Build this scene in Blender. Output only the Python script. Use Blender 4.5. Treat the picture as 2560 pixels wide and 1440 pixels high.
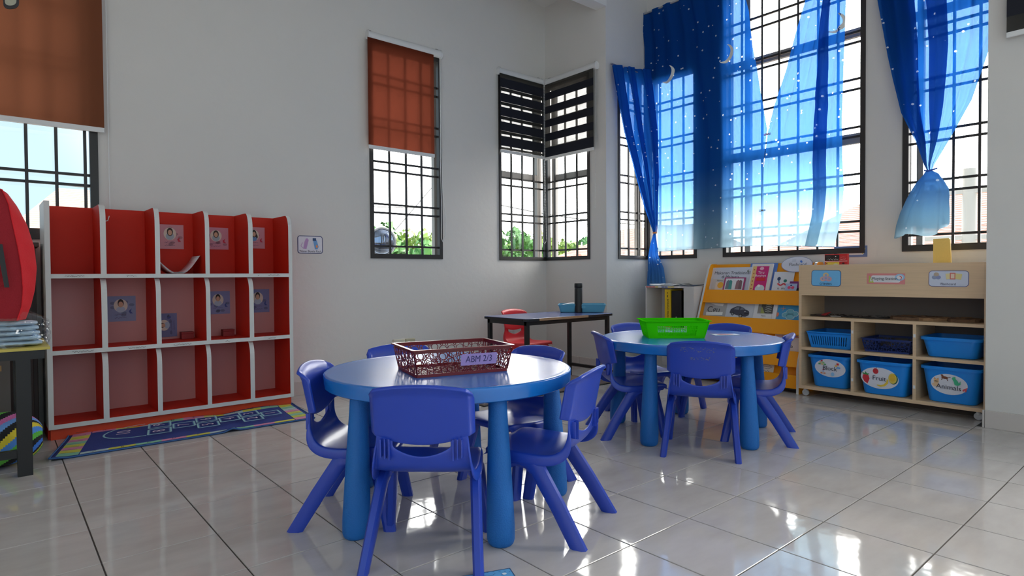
import bpy, bmesh, math, random
from mathutils import Vector, Matrix
PI = math.pi
S = bpy.context.scene
COL = S.collection
for o in list(bpy.data.objects): bpy.data.objects.remove(o, do_unlink=True)

# ------------------------------------------------------------------ camera, sky, exposure
cam_d = bpy.data.cameras.new('camera'); cam = bpy.data.objects.new('camera', cam_d); COL.objects.link(cam)
cam_d.sensor_width = 36; cam_d.lens = 1517.52 / 2560 * 36; cam_d.clip_start = 0.02; cam_d.clip_end = 400
yaw, pit, rol = math.radians(40.4598), math.radians(1.15356), math.radians(-0.40944)
F = Vector((math.sin(yaw)*math.cos(pit), math.cos(yaw)*math.cos(pit), -math.sin(pit)))
R0 = Vector((math.cos(yaw), -math.sin(yaw), 0)); U0 = R0.cross(F)
RR = R0*math.cos(rol) + U0*math.sin(rol); UU = -R0*math.sin(rol) + U0*math.cos(rol)
CAM = Vector((0.0943, -2.5813, 0.8827))
M4 = Matrix.Identity(4)
for i in range(3):
    M4[i][0] = RR[i]; M4[i][1] = UU[i]; M4[i][2] = -F[i]; M4[i][3] = CAM[i]
cam.matrix_world = M4
S.camera = cam

W = bpy.data.worlds.new('hazy_sky'); S.world = W; W.use_nodes = True
nt = W.node_tree; nt.nodes.clear()
n_out = nt.nodes.new('ShaderNodeOutputWorld'); n_bg = nt.nodes.new('ShaderNodeBackground')
n_tc = nt.nodes.new('ShaderNodeTexCoord'); n_dot = nt.nodes.new('ShaderNodeVectorMath'); n_dot.operation = 'DOT_PRODUCT'
az, el = math.radians(78), math.radians(30)
n_dot.inputs[1].default_value = (math.sin(az)*math.cos(el), math.cos(az)*math.cos(el), math.sin(el))
n_nrm = nt.nodes.new('ShaderNodeVectorMath'); n_nrm.operation = 'NORMALIZE'
n_mr = nt.nodes.new('ShaderNodeMapRange'); n_mr.interpolation_type = 'SMOOTHSTEP'
n_mr.inputs['From Min'].default_value = 0.30; n_mr.inputs['From Max'].default_value = 0.95
n_mix = nt.nodes.new('ShaderNodeMix'); n_mix.data_type = 'RGBA'
n_mix.inputs[6].default_value = (0.31, 0.41, 0.47, 1); n_mix.inputs[7].default_value = (7.0, 6.75, 6.3, 1)
nt.links.new(n_tc.outputs['Generated'], n_nrm.inputs[0]); nt.links.new(n_nrm.outputs[0], n_dot.inputs[0])
nt.links.new(n_dot.outputs['Value'], n_mr.inputs['Value']); nt.links.new(n_mr.outputs[0], n_mix.inputs[0])
nt.links.new(n_mix.outputs[2], n_bg.inputs['Color']); nt.links.new(n_bg.outputs[0], n_out.inputs['Surface'])
n_bg.inputs['Strength'].default_value = 1.0
S.view_settings.view_transform = 'Standard'; S.view_settings.look = 'None'
S.view_settings.exposure = 1.36; S.view_settings.gamma = 1; S.view_settings.use_curve_mapping = False
S.cycles.max_bounces = 10; S.cycles.diffuse_bounces = 6; S.cycles.transparent_max_bounces = 16

# ------------------------------------------------------------------ materials
def lin(c):
    return tuple(((v/255)/12.92 if v/255 <= 0.04045 else (((v/255)+0.055)/1.055)**2.4) for v in c)
MATS = {}
def mat(name, rgb, rough=0.5, metal=0.0, spec=0.5, noise=0.0, nscale=8.0, bump=0.0, bscale=60.0, coat=0.0, alpha=None, transl=0.0):
    if name in MATS: return MATS[name]
    m = bpy.data.materials.new(name); m.use_nodes = True; t = m.node_tree
    b = t.nodes['Principled BSDF']; c = lin(rgb)
    b.inputs['Base Color'].default_value = (*c, 1); b.inputs['Roughness'].default_value = rough
    b.inputs['Metallic'].default_value = metal; b.inputs['Specular IOR Level'].default_value = spec
    if coat: b.inputs['Coat Weight'].default_value = coat; b.inputs['Coat Roughness'].default_value = 0.08
    tc = None
    if noise or bump:
        tc = t.nodes.new('ShaderNodeTexCoord')
    if noise:
        n = t.nodes.new('ShaderNodeTexNoise'); n.inputs['Scale'].default_value = nscale; n.inputs['Detail'].default_value = 4
        t.links.new(tc.outputs['Object'], n.inputs['Vector'])
        r = t.nodes.new('ShaderNodeMix'); r.data_type = 'RGBA'
        r.inputs[6].default_value = (*[v*(1-noise) for v in c], 1); r.inputs[7].default_value = (*[min(1, v*(1+noise)) for v in c], 1)
        t.links.new(n.outputs['Fac'], r.inputs[0]); t.links.new(r.outputs[2], b.inputs['Base Color'])
    if bump:
        n = t.nodes.new('ShaderNodeTexNoise'); n.inputs['Scale'].default_value = bscale; n.inputs['Detail'].default_value = 3
        t.links.new(tc.outputs['Object'], n.inputs['Vector'])
        k = t.nodes.new('ShaderNodeBump'); k.inputs['Strength'].default_value = bump; k.inputs['Distance'].default_value = 0.01
        t.links.new(n.outputs['Fac'], k.inputs['Height']); t.links.new(k.outputs[0], b.inputs['Normal'])
    if alpha is not None:
        b.inputs['Alpha'].default_value = alpha
    MATS[name] = m
    return m
def colmat(rgb, rough=0.6):
    return mat('print_%d_%d_%d' % tuple(rgb), rgb, rough)

def m_tile():
    m = bpy.data.materials.new('glazed_floor_tile'); m.use_nodes = True; t = m.node_tree; b = t.nodes['Principled BSDF']
    tc = t.nodes.new('ShaderNodeTexCoord'); oi = t.nodes.new('ShaderNodeObjectInfo')
    add = t.nodes.new('ShaderNodeVectorMath'); add.operation = 'ADD'
    geo = t.nodes.new('ShaderNodeNewGeometry')
    sc = t.nodes.new('ShaderNodeVectorMath'); sc.operation = 'SCALE'; sc.inputs['Scale'].default_value = 37.0
    t.links.new(oi.outputs['Random'], sc.inputs[0]); t.links.new(geo.outputs['Position'], add.inputs[0]); t.links.new(sc.outputs[0], add.inputs[1])
    mp = t.nodes.new('ShaderNodeMapping'); mp.inputs['Scale'].default_value = (3.0, 8.0, 1.0); t.links.new(add.outputs[0], mp.inputs['Vector'])
    n = t.nodes.new('ShaderNodeTexNoise'); n.inputs['Scale'].default_value = 1.6; n.inputs['Detail'].default_value = 5; n.inputs['Roughness'].default_value = 0.55
    t.links.new(mp.outputs[0], n.inputs['Vector'])
    r = t.nodes.new('ShaderNodeValToRGB'); r.color_ramp.elements[0].position = 0.3; r.color_ramp.elements[1].position = 0.75
    r.color_ramp.elements[0].color = (*lin((184, 178, 174)), 1); r.color_ramp.elements[1].color = (*lin((197, 192, 189)), 1)
    t.links.new(n.outputs['Fac'], r.inputs['Fac']); t.links.new(r.outputs[0], b.inputs['Base Color'])
    b.inputs['Roughness'].default_value = 0.07; b.inputs['Specular IOR Level'].default_value = 0.75
    n2 = t.nodes.new('ShaderNodeTexNoise'); n2.inputs['Scale'].default_value = 9.0; t.links.new(geo.outputs['Position'], n2.inputs['Vector'])
    k = t.nodes.new('ShaderNodeBump'); k.inputs['Strength'].default_value = 0.035; k.inputs['Distance'].default_value = 0.02
    t.links.new(n2.outputs['Fac'], k.inputs['Height']); t.links.new(k.outputs[0], b.inputs['Normal'])
    return m
def m_wood(name, rgb, rough=0.4):
    m = bpy.data.materials.new(name); m.use_nodes = True; t = m.node_tree; b = t.nodes['Principled BSDF']
    tc = t.nodes.new('ShaderNodeTexCoord'); mp = t.nodes.new('ShaderNodeMapping'); mp.inputs['Scale'].default_value = (2.0, 2.0, 45.0)
    n = t.nodes.new('ShaderNodeTexNoise'); n.inputs['Scale'].default_value = 2.0; n.inputs['Detail'].default_value = 5
    t.links.new(tc.outputs['Object'], mp.inputs['Vector']); t.links.new(mp.outputs[0], n.inputs['Vector'])
    r = t.nodes.new('ShaderNodeMix'); r.data_type = 'RGBA'; c = lin(rgb)
    r.inputs[6].default_value = (*[v*0.86 for v in c], 1); r.inputs[7].default_value = (*[min(1, v*1.1) for v in c], 1)
    t.links.new(n.outputs['Fac'], r.inputs[0]); t.links.new(r.outputs[2], b.inputs['Base Color']); b.inputs['Roughness'].default_value = rough
    return m
def m_sheer(name='sheer_star_curtain', za=1.05, zb=2.9, see=0.42):
    m = bpy.data.materials.new(name); m.use_nodes = True; t = m.node_tree; t.nodes.clear()
    out = t.nodes.new('ShaderNodeOutputMaterial'); geo = t.nodes.new('ShaderNodeNewGeometry'); sp = t.nodes.new('ShaderNodeSeparateXYZ')
    t.links.new(geo.outputs['Position'], sp.inputs[0])
    mr = t.nodes.new('ShaderNodeMapRange'); mr.inputs['From Min'].default_value = za; mr.inputs['From Max'].default_value = zb
    t.links.new(sp.outputs['Z'], mr.inputs['Value'])
    def ramp(stops):
        r = t.nodes.new('ShaderNodeValToRGB'); e = r.color_ramp.elements
        while len(e) < len(stops): e.new(0.5)
        for q, (p, c) in zip(e, stops): q.position = p; q.color = (*c, 1)
        t.links.new(mr.outputs[0], r.inputs['Fac']); return r
    cd = ramp([(0.0, (0.55, 0.78, 0.90)), (0.12, (0.42, 0.68, 0.88)), (0.26, (0.12, 0.36, 0.78)), (0.42, (0.02, 0.18, 0.70)), (1.0, (0.012, 0.13, 0.58))])
    ct = ramp([(0.0, (0.17, 0.22, 0.25)), (0.12, (0.11, 0.17, 0.22)), (0.26, (0.055, 0.11, 0.18)), (0.42, (0.040, 0.080, 0.15)), (1.0, (0.040, 0.075, 0.14))])
    mp = t.nodes.new('ShaderNodeMapping'); mp.inputs['Scale'].default_value = (0.0 if za > 1 else 13.0, 21.0, 21.0); t.links.new(geo.outputs['Position'], mp.inputs['Vector'])
    v = t.nodes.new('ShaderNodeTexVoronoi'); v.inputs['Scale'].default_value = 1.0; t.links.new(mp.outputs[0], v.inputs['Vector'])
    ws = t.nodes.new('ShaderNodeSeparateColor'); t.links.new(v.outputs['Color'], ws.inputs[0])
    th = t.nodes.new('ShaderNodeMath'); th.operation = 'MULTIPLY'; th.inputs[1].default_value = 0.17; t.links.new(ws.outputs[0], th.inputs[0])
    lt = t.nodes.new('ShaderNodeMath'); lt.operation = 'LESS_THAN'; t.links.new(v.outputs['Distance'], lt.inputs[0]); t.links.new(th.outputs[0], lt.inputs[1])
    mx = t.nodes.new('ShaderNodeMix'); mx.data_type = 'RGBA'; t.links.new(lt.outputs[0], mx.inputs[0]); t.links.new(cd.outputs[0], mx.inputs[6]); mx.inputs[7].default_value = (0.85, 0.9, 0.95, 1)
    d = t.nodes.new('ShaderNodeBsdfDiffuse'); tl = t.nodes.new('ShaderNodeBsdfTranslucent'); tr = t.nodes.new('ShaderNodeBsdfTransparent')
    t.links.new(mx.outputs[2], d.inputs[0]); t.links.new(mx.outputs[2], tl.inputs[0]); t.links.new(ct.outputs[0], tr.inputs[0])
    a = t.nodes.new('ShaderNodeMixShader'); a.inputs[0].default_value = 0.5; t.links.new(d.outputs[0], a.inputs[1]); t.links.new(tl.outputs[0], a.inputs[2])
    ad = t.nodes.new('ShaderNodeMixShader'); iv = t.nodes.new('ShaderNodeMath'); iv.operation = 'MULTIPLY_ADD'
    iv.inputs[1].default_value = -see; iv.inputs[2].default_value = see; t.links.new(lt.outputs[0], iv.inputs[0]); t.links.new(iv.outputs[0], ad.inputs[0])
    t.links.new(a.outputs[0], ad.inputs[1]); t.links.new(tr.outputs[0], ad.inputs[2]); t.links.new(ad.outputs[0], out.inputs['Surface'])
    return m
def m_cloth(name, rgb, trans, see):
    m = bpy.data.materials.new(name); m.use_nodes = True; t = m.node_tree; t.nodes.clear(); c = (*lin(rgb), 1)
    out = t.nodes.new('ShaderNodeOutputMaterial'); d = t.nodes.new('ShaderNodeBsdfDiffuse'); tl = t.nodes.new('ShaderNodeBsdfTranslucent'); tr = t.nodes.new('ShaderNodeBsdfTransparent')
    for q in (d, tl): q.inputs[0].default_value = c
    a = t.nodes.new('ShaderNodeMixShader'); a.inputs[0].default_value = trans; t.links.new(d.outputs[0], a.inputs[1]); t.links.new(tl.outputs[0], a.inputs[2])
    b = t.nodes.new('ShaderNodeMixShader'); b.inputs[0].default_value = see; t.links.new(a.outputs[0], b.inputs[1]); t.links.new(tr.outputs[0], b.inputs[2])
    tr.inputs[0].default_value = c if see < 0.3 else (0.6, 0.6, 0.6, 1)
    t.links.new(b.outputs[0], out.inputs['Surface']); return m
def m_glass(name, tint=(1, 1, 1), gl=0.06):
    m = bpy.data.materials.new(name); m.use_nodes = True; t = m.node_tree; t.nodes.clear()
    out = t.nodes.new('ShaderNodeOutputMaterial'); g = t.nodes.new('ShaderNodeBsdfGlossy'); g.inputs['Roughness'].default_value = 0.03
    tr = t.nodes.new('ShaderNodeBsdfTransparent'); tr.inputs[0].default_value = (*tint, 1); x = t.nodes.new('ShaderNodeMixShader'); x.inputs[0].default_value = gl
    t.links.new(tr.outputs[0], x.inputs[1]); t.links.new(g.outputs[0], x.inputs[2]); t.links.new(x.outputs[0], out.inputs['Surface']); return m

WALL = mat('painted_plaster_wall', (215, 212, 208), 0.75, noise=0.03, nscale=1.5, bump=0.12, bscale=25)
CEIL = mat('ceiling_paint', (226, 224, 219), 0.8)
SKIRT = mat('skirting_tile', (202, 194, 188), 0.25, noise=0.04)
TILE = m_tile(); GROUT = mat('dark_grout', (74, 66, 62), 0.8)
BLACKF = mat('black_painted_steel', (44, 40, 38), 0.4)
ALU = mat('window_aluminium', (150, 146, 142), 0.4, metal=0.3)
GLASS = m_glass('window_glass', (0.97, 0.985, 1.0), 0.04)
WHITEP = mat('white_plastic', (222, 222, 222), 0.35)
SHEER = m_sheer(); SHEERD = m_sheer('sheer_star_curtain_long', 0.35, 2.2, 0.20)
BROWNB = m_cloth('brown_blind_fabric', (104, 50, 36), 0.45, 0.03)
BROWNB2 = m_cloth('dark_brown_blind_fabric', (128, 78, 56), 0.22, 0.012)
BLACKB = m_cloth('black_blind_band', (50, 51, 58), 0.15, 0.0)
GREYB = m_cloth('grey_sheer_band', (92, 90, 86), 0.4, 0.42)
CHBLUE = mat('royal_blue_plastic', (32, 66, 178), 0.33, noise=0.05, nscale=5, coat=0.12)
CHLEG = mat('royal_blue_leg_plastic', (32, 64, 172), 0.36)
TBLUE = mat('azure_table_plastic', (20, 112, 200), 0.22, spec=0.85, noise=0.06, nscale=4, bump=0.04, bscale=14)
TLEG = mat('azure_leg_plastic', (12, 104, 184), 0.55, bump=0.25, bscale=220)
RED = mat('red_plastic', (216, 40, 52), 0.35)
CUBW = mat('white_edge_band', (214, 214, 212), 0.45)
CUBR = mat('red_laminate', (200, 42, 22), 0.6, spec=0.3, noise=0.05)
CUBP = mat('pink_back_panel', (206, 148, 146), 0.6)
ORANGE = mat('orange_kick_board', (214, 66, 24), 0.5)
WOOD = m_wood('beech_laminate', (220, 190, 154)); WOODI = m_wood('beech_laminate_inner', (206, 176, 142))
YEL = mat('yellow_laminate', (246, 160, 4), 0.42)
BIN = mat('blue_bin_plastic', (20, 138, 232), 0.38)
BACKP = mat('grey_back_board', (120, 112, 108), 0.7)
NAVY = mat('navy_basket_plastic', (30, 52, 120), 0.4)
MAROON = mat('maroon_basket_plastic', (112, 22, 28), 0.3)
GREEN = m_cloth('lime_green_plastic', (84, 232, 24), 0.38, 0.0)
BLACKM = mat('black_metal', (22, 21, 22), 0.45)
PAPER = mat('white_paper', (226, 228, 232), 0.6)

# ------------------------------------------------------------------ mesh helpers
class MB:
    def __init__(s): s.v = []; s.f = []; s.mi = []; s.cur = 0
    def add(s, vs, fs):
        n = len(s.v); s.v += [tuple(p) for p in vs]
        for q in fs: s.f.append(tuple(n+i for i in q)); s.mi.append(s.cur)
        return s
    def box(s, a, b):
        x0, y0, z0 = [min(a[i], b[i]) for i in range(3)]; x1, y1, z1 = [max(a[i], b[i]) for i in range(3)]
        return s.add([(x0,y0,z0),(x1,y0,z0),(x1,y1,z0),(x0,y1,z0),(x0,y0,z1),(x1,y0,z1),(x1,y1,z1),(x0,y1,z1)],
                     [(0,3,2,1),(4,5,6,7),(0,1,5,4),(1,2,6,5),(2,3,7,6),(3,0,4,7)])
    def prism(s, poly, fn, d0, d1):
        n = len(poly); vs = [fn(p[0], p[1], d0) for p in poly] + [fn(p[0], p[1], d1) for p in poly]
        fs = [tuple(range(n)), tuple(range(2*n-1, n-1, -1))] + [(i, n+i, n+(i+1) % n, (i+1) % n) for i in range(n)]
        return s.add(vs, fs)
    def loops(s, Ls, caps=(True, True), closed=True):
        n = len(Ls[0]); vs = [p for L in Ls for p in L]; fs = []
        for k in range(len(Ls)-1):
            for i in range(n if closed else n-1):
                j = (i+1) % n; fs.append((k*n+i, k*n+j, (k+1)*n+j, (k+1)*n+i))
        if caps[0]: fs.append(tuple(range(n-1, -1, -1)))
        if caps[1]: fs.append(tuple((len(Ls)-1)*n+i for i in range(n)))
        return s.add(vs, fs)
    def lathe(s, prof, c=(0, 0, 0), n=32, ax='z', caps=(True, True)):
        Ls = []
        for r, z in prof:
            L = []
            for i in range(n):
                a = 2*PI*i/n; p = (r*math.cos(a), r*math.sin(a), z)
                if ax == 'x': p = (p[2], p[0], p[1])
                if ax == 'y': p = (p[1], p[2], p[0])
                L.append((p[0]+c[0], p[1]+c[1], p[2]+c[2]))
            Ls.append(L)
        return s.loops(Ls, caps)
    def tube(s, pts, r, n=8, caps=True):
        P = [Vector(p) for p in pts]; Ls = []; up = Vector((0, 0, 1))
        rs = r if isinstance(r, (list, tuple)) else [r]*len(P)
        u = None
        for i, p in enumerate(P):
            t = (P[min(i+1, len(P)-1)] - P[max(i-1, 0)]).normalized()
            if u is None:
                u = t.cross(up) if abs(t.dot(up)) < 0.95 else t.cross(Vector((1, 0, 0)))
            u = (u - t*u.dot(t)).normalized(); w = t.cross(u)
            Ls.append([tuple(p + (u*math.cos(2*PI*k/n) + w*math.sin(2*PI*k/n))*rs[i]) for k in range(n)])
        return s.loops(Ls, (caps, caps))
    def grid(s, f, nu, nv, mask=None):
        vs = [f(i/nu, j/nv) for j in range(nv+1) for i in range(nu+1)]
        fs = [(j*(nu+1)+i, j*(nu+1)+i+1, (j+1)*(nu+1)+i+1, (j+1)*(nu+1)+i) for j in range(nv) for i in range(nu) if mask is None or mask(i, j)]
        return s.add(vs, fs)
    def mesh(s, name, mats):
        me = bpy.data.meshes.new(name); me.from_pydata(s.v, [], s.f)
        for m in (mats if isinstance(mats, (list, tuple)) else [mats]): me.materials.append(m)
        if any(s.mi): me.polygons.foreach_set('material_index', s.mi)
        me.validate(); me.update(); return me
    def build(s, name, mats, parent=None, loc=(0, 0, 0), rot=(0, 0, 0), smooth=None, bevel=0, bseg=2, solid=0, sub=0, merge=False, off=0):
        me = s.mesh(name, mats)
        if merge or smooth is not None:
            bm = bmesh.new(); bm.from_mesh(me)
            if merge: bmesh.ops.remove_doubles(bm, verts=bm.verts, dist=1e-5)
            if off == 0 and not solid: bmesh.ops.recalc_face_normals(bm, faces=bm.faces)
            bm.to_mesh(me); bm.free()
        o = bpy.data.objects.new(name, me); COL.objects.link(o); o.location = loc; o.rotation_euler = rot
        if parent: o.parent = parent
        if smooth is not None:
            me.polygons.foreach_set('use_smooth', [True]*len(me.polygons)); me.set_sharp_from_angle(angle=math.radians(smooth))
        if solid:
            m = o.modifiers.new('thickness', 'SOLIDIFY'); m.thickness = solid; m.offset = off
        if bevel:
            m = o.modifiers.new('bevel', 'BEVEL'); m.width = bevel; m.segments = bseg; m.limit_method = 'ANGLE'; m.angle_limit = math.radians(40); m.harden_normals = False
        if sub:
            m = o.modifiers.new('smooth', 'SUBSURF'); m.levels = sub; m.render_levels = sub
        return o
def tag(o, label=None, cat=None, group=None, kind=None):
    if label: o['label'] = label
    if cat: o['category'] = cat
    if group: o['group'] = group
    if kind: o['kind'] = kind
    return o
def thing(name, label, cat, loc=(0, 0, 0), rz=0, group=None, rot=None):
    o = bpy.data.objects.new(name, None); COL.objects.link(o); o.location = loc; o.rotation_euler = rot if rot else (0, 0, rz)
    o.empty_display_size = 0.05
    return tag(o, label, cat, group)
def struct(name, kids=False):
    o = bpy.data.objects.new(name, None); COL.objects.link(o); o['kind'] = 'structure'; return o
def copy_tree(o, parent=None):
    c = o.copy(); COL.objects.link(c); c.parent = parent
    for ch in list(o.children): copy_tree(ch, c)
    return c
def rrect(x0, y0, x1, y1, r, n=5):
    out = []
    for cx, cy, a0 in ((x1-r, y0+r, -PI/2), (x1-r, y1-r, 0), (x0+r, y1-r, PI/2), (x0+r, y0+r, PI)):
        for k in range(n+1):
            a = a0 + PI/2*k/n; out.append((cx+r*math.cos(a), cy+r*math.sin(a)))
    return out
def ell(cx, cy, rx, ry, n=28, a0=0, a1=2*PI):
    full = abs(a1-a0-2*PI) < 1e-6
    return [(cx+rx*math.cos(a0+(a1-a0)*k/(n if full else n-1)), cy+ry*math.sin(a0+(a1-a0)*k/(n if full else n-1))) for k in range(n)]
TCACHE = {}
def text2d(s):
    if s in TCACHE: return TCACHE[s]
    cu = bpy.data.curves.new('t', 'FONT'); cu.body = s; cu.size = 1.0; cu.resolution_u = 3; cu.align_x = 'CENTER'; cu.align_y = 'CENTER'
    ob = bpy.data.objects.new('t', cu); COL.objects.link(ob)
    dg = bpy.context.evaluated_depsgraph_get(); me = bpy.data.meshes.new_from_object(ob.evaluated_get(dg))
    r = ([(v.co.x, v.co.y) for v in me.vertices], [tuple(p.vertices) for p in me.polygons])
    bpy.data.objects.remove(ob); bpy.data.curves.remove(cu); bpy.data.meshes.remove(me)
    TCACHE[s] = r; return r
class Print:
    """flat print on a surface given by M(u, v, h)"""
    def __init__(s, M, h0=0.0006, dh=0.0004): s.M = M; s.h = h0; s.dh = dh; s.parts = []; s.txt = []
    def poly(s, pts, c, lift=True):
        if lift: s.h += s.dh
        s.parts.append(([s.M(u, v, s.h) for u, v in pts], [tuple(range(len(pts)))], c)); return s
    def rect(s, x0, y0, x1, y1, c, lift=True): return s.poly([(x0, y0), (x1, y0), (x1, y1), (x0, y1)], c, lift)
    def ell(s, cx, cy, rx, ry, c, n=22, lift=True): return s.poly(ell(cx, cy, rx, ry, n), c, lift)
    def line(s, pts, w, c, lift=True):
        if lift: s.h += s.dh
        for (x0, y0), (x1, y1) in zip(pts, pts[1:]):
            L = math.hypot(x1-x0, y1-y0) or 1; nx, ny = -(y1-y0)/L*w/2, (x1-x0)/L*w/2
            q = [(x0+nx, y0+ny), (x0-nx, y0-ny), (x1-nx, y1-ny), (x1+nx, y1+ny)]
            s.parts.append(([s.M(u, v, s.h) for u, v in q], [(0, 1, 2, 3)], c))
        return s
    def scrib(s, x0, x1, y, h, c, seed=1):
        rn = random.Random(seed); pts = []; x = x0
        while x < x1: pts.append((x, y+rn.uniform(-h/2, h/2))); x += h*rn.uniform(0.25, 0.5)
        return s.line(pts, h*0.16, c)
    def text(s, t, cx, cy, size, c, rot=0, sx=1.0):
        s.h += s.dh; vs, fs = text2d(t); ca, sa = math.cos(rot), math.sin(rot)
        s.txt.append(([s.M(cx+(x*ca*sx-y*sa)*size, cy+(x*sa*sx+y*ca)*size, s.h) for x, y in vs], fs, c)); return s
    def build(s, parent):
        for lst, nm in ((s.parts, 'printed_picture'), (s.txt, 'lettering')):
            if not lst: continue
            mb = MB(); ms = []
            for vs, fs, c in lst:
                if c not in ms: ms.append(c)
                mb.cur = ms.index(c); mb.add(vs, fs)
            mb.build(nm, [colmat(c) for c in ms], parent)
def MX(X, Y0, Z0):      # surface facing -X, u to the right (towards -Y)
    return lambda u, v, h: (X-h, Y0-u, Z0+v)
def MY(X0, Y, Z0):      # surface facing -Y
    return lambda u, v, h: (X0+u, Y-h, Z0+v)

# ------------------------------------------------------------------ the room shell
XB, YA, YD, XC, YE, ZC, TH = 4.375, 1.899, 1.098, 4.988, -1.707, 3.589, 0.13
XL, YR = -1.6, -4.6
def wall(name, P, u0, u1, z0, z1, opens, m=WALL):
    us = sorted({u0, u1, *[a for o in opens for a in o[:2] if u0 < a < u1]}); zs = sorted({z0, z1, *[a for o in opens for a in o[2:] if z0 < a < z1]})
    mb = MB()
    for i in range(len(us)-1):
        for j in range(len(zs)-1):
            cu, cz = (us[i]+us[i+1])/2, (zs[j]+zs[j+1])/2
            if any(o[0] < cu < o[1] and o[2] < cz < o[3] for o in opens): continue
            mb.box(P(us[i], 0, zs[j]), P(us[i+1], TH, zs[j+1]))
    return tag(mb.build(name, m), kind='structure')
PA = lambda u, d, z: (u, YA+d, z)
PB = lambda u, d, z: (XB+d, u, z)
PD = lambda u, d, z: (u, YD+d, z)
PC = lambda u, d, z: (XC+d, u, z)
Z0, ZT = 1.033, 2.79
wall('wall_back', PA, XL-TH, XB+TH, -0.1, ZC, [(-1.0, 0.592, 1.115, 3.2), (2.414, 3.110, Z0, ZT), (3.759, XB+TH+1, Z0, ZT)])
wall('wall_corner', PB, YD, YA, -0.1, ZC, [(1.297, YA+1, Z0, ZT)])
wall('wall_alcove', PD, XB+TH, XC+TH, -0.1, ZC, [(4.539, XC+TH+1, Z0, ZT)])
wall('wall_right', PC, YE-TH, YD, -0.1, ZC, [(0.548, YD+1, Z0, ZT), (-0.861, 0.284, Z0, 3.36), (-1.66, -1.103, Z0, 3.36)])
wall('wall_pier', lambda u, d, z: (u, YE-TH+d, z), XB, XC, -0.1, ZC, [])
wall('wall_near_right', PB, YR, YE-TH, -0.1, ZC, [(-3.7, -2.6, 1.0, 2.9)])
wall('wall_left', lambda u, d, z: (XL-TH+d, u, z), YR, YA, -0.1, ZC, [(-3.6, -0.8, 0.9, 2.9)])
wall('wall_front', lambda u, d, z: (u, YR-TH+d, z), XL-TH, XB+TH, -0.1, ZC, [(-0.9, 3.6, 0.3, 3.0)])
tag(MB().box((XL-TH, YR-TH, ZC), (XC+TH, YA+TH, ZC+0.12)).build('ceiling', CEIL), kind='structure')
tag(MB().box((XL, 1.083, 3.327), (XB, 1.208, ZC)).build('trim_1', CEIL, bevel=0.004), kind='structure')   # the ceiling beam

# floor: a grout bed that carries every tile
fl = struct('floor')
MB().box((XL-TH, YR-TH, -0.12), (XC+TH, YA+TH, -0.0035)).build('grout_bed', GROUT, fl)
SX, SY = 0.3320, 0.33333
def in_view(x, y):
    v = Vector((x, y, 0)) - CAM; d = v.dot(F)
    if d < 0.25: return None
    return d if abs(v.dot(RR)/d) < 0.90 and abs(v.dot(UU)/d) < 0.56 else None
tiles = []
for b in range(-6, 16):
    for a in range(-6, 15):
        x0, x1, y0, y1 = (b-1)*SX, b*SX, -a*SY, -(a-1)*SY
        cx, cy = (x0+x1)/2, (y0+y1)/2
        xm = XC if YE < cy < YD else XB
        x0, x1, y0, y1 = max(x0, XL), min(x1, xm), max(y0, YR), min(y1, YA)
        if x1-x0 < 0.02 or y1-y0 < 0.02: continue
        tiles.append((in_view(cx, cy), x0, x1, y0, y1))
vis = sorted([t for t in tiles if t[0]], key=lambda t: t[0])[:290]; rest = [t for t in tiles if t not in vis]
TM = {}
g = 0.0022
for _, x0, x1, y0, y1 in vis:
    k = (round(x1-x0, 3), round(y1-y0, 3))
    if k not in TM:
        hx, hy = (x1-x0)/2-g, (y1-y0)/2-g; c = 0.0012
        TM[k] = MB().loops([[(-hx, -hy, -0.0035), (hx, -hy, -0.0035), (hx, hy, -0.0035), (-hx, hy, -0.0035)], [(-hx, -hy, -c), (hx, -hy, -c), (hx, hy, -c), (-hx, hy, -c)],
                            [(-hx+c, -hy+c, 0), (hx-c, -hy+c, 0), (hx-c, hy-c, 0), (-hx+c, hy-c, 0)]]).mesh('tile', TILE)
    o = bpy.data.objects.new('tile', TM[k]); COL.objects.link(o); o.location = ((x0+x1)/2, (y0+y1)/2, 0); o.parent = fl
mb = MB()
for _, x0, x1, y0, y1 in rest: mb.box((x0+g, y0+g, -0.0035), (x1-g, y1-g, 0))
tag(mb.build('tiles', TILE, fl), kind='stuff')
def skirting(name, P, u0, u1):
    r = struct(name); u = u0
    while u < u1-0.01:
        e = min(u+SX, u1); mb = MB().box(P(u+0.001, -0.012, 0.0), P(e-0.001, 0, 0.100)); mb.build('skirting_tile', SKIRT, r, bevel=0.0015, bseg=1); u = e
skirting('baseboard_back', PA, 1.6, XB-0.013)
skirting('baseboard_corner', PB, YD, YA)
skirting('baseboard_alcove', PD, XB, XC-0.013)
skirting('baseboard_right', PC, YE+0.013, YD)
skirting('baseboard_near_right', PB, YE-3*SX, YE+0.012)

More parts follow.
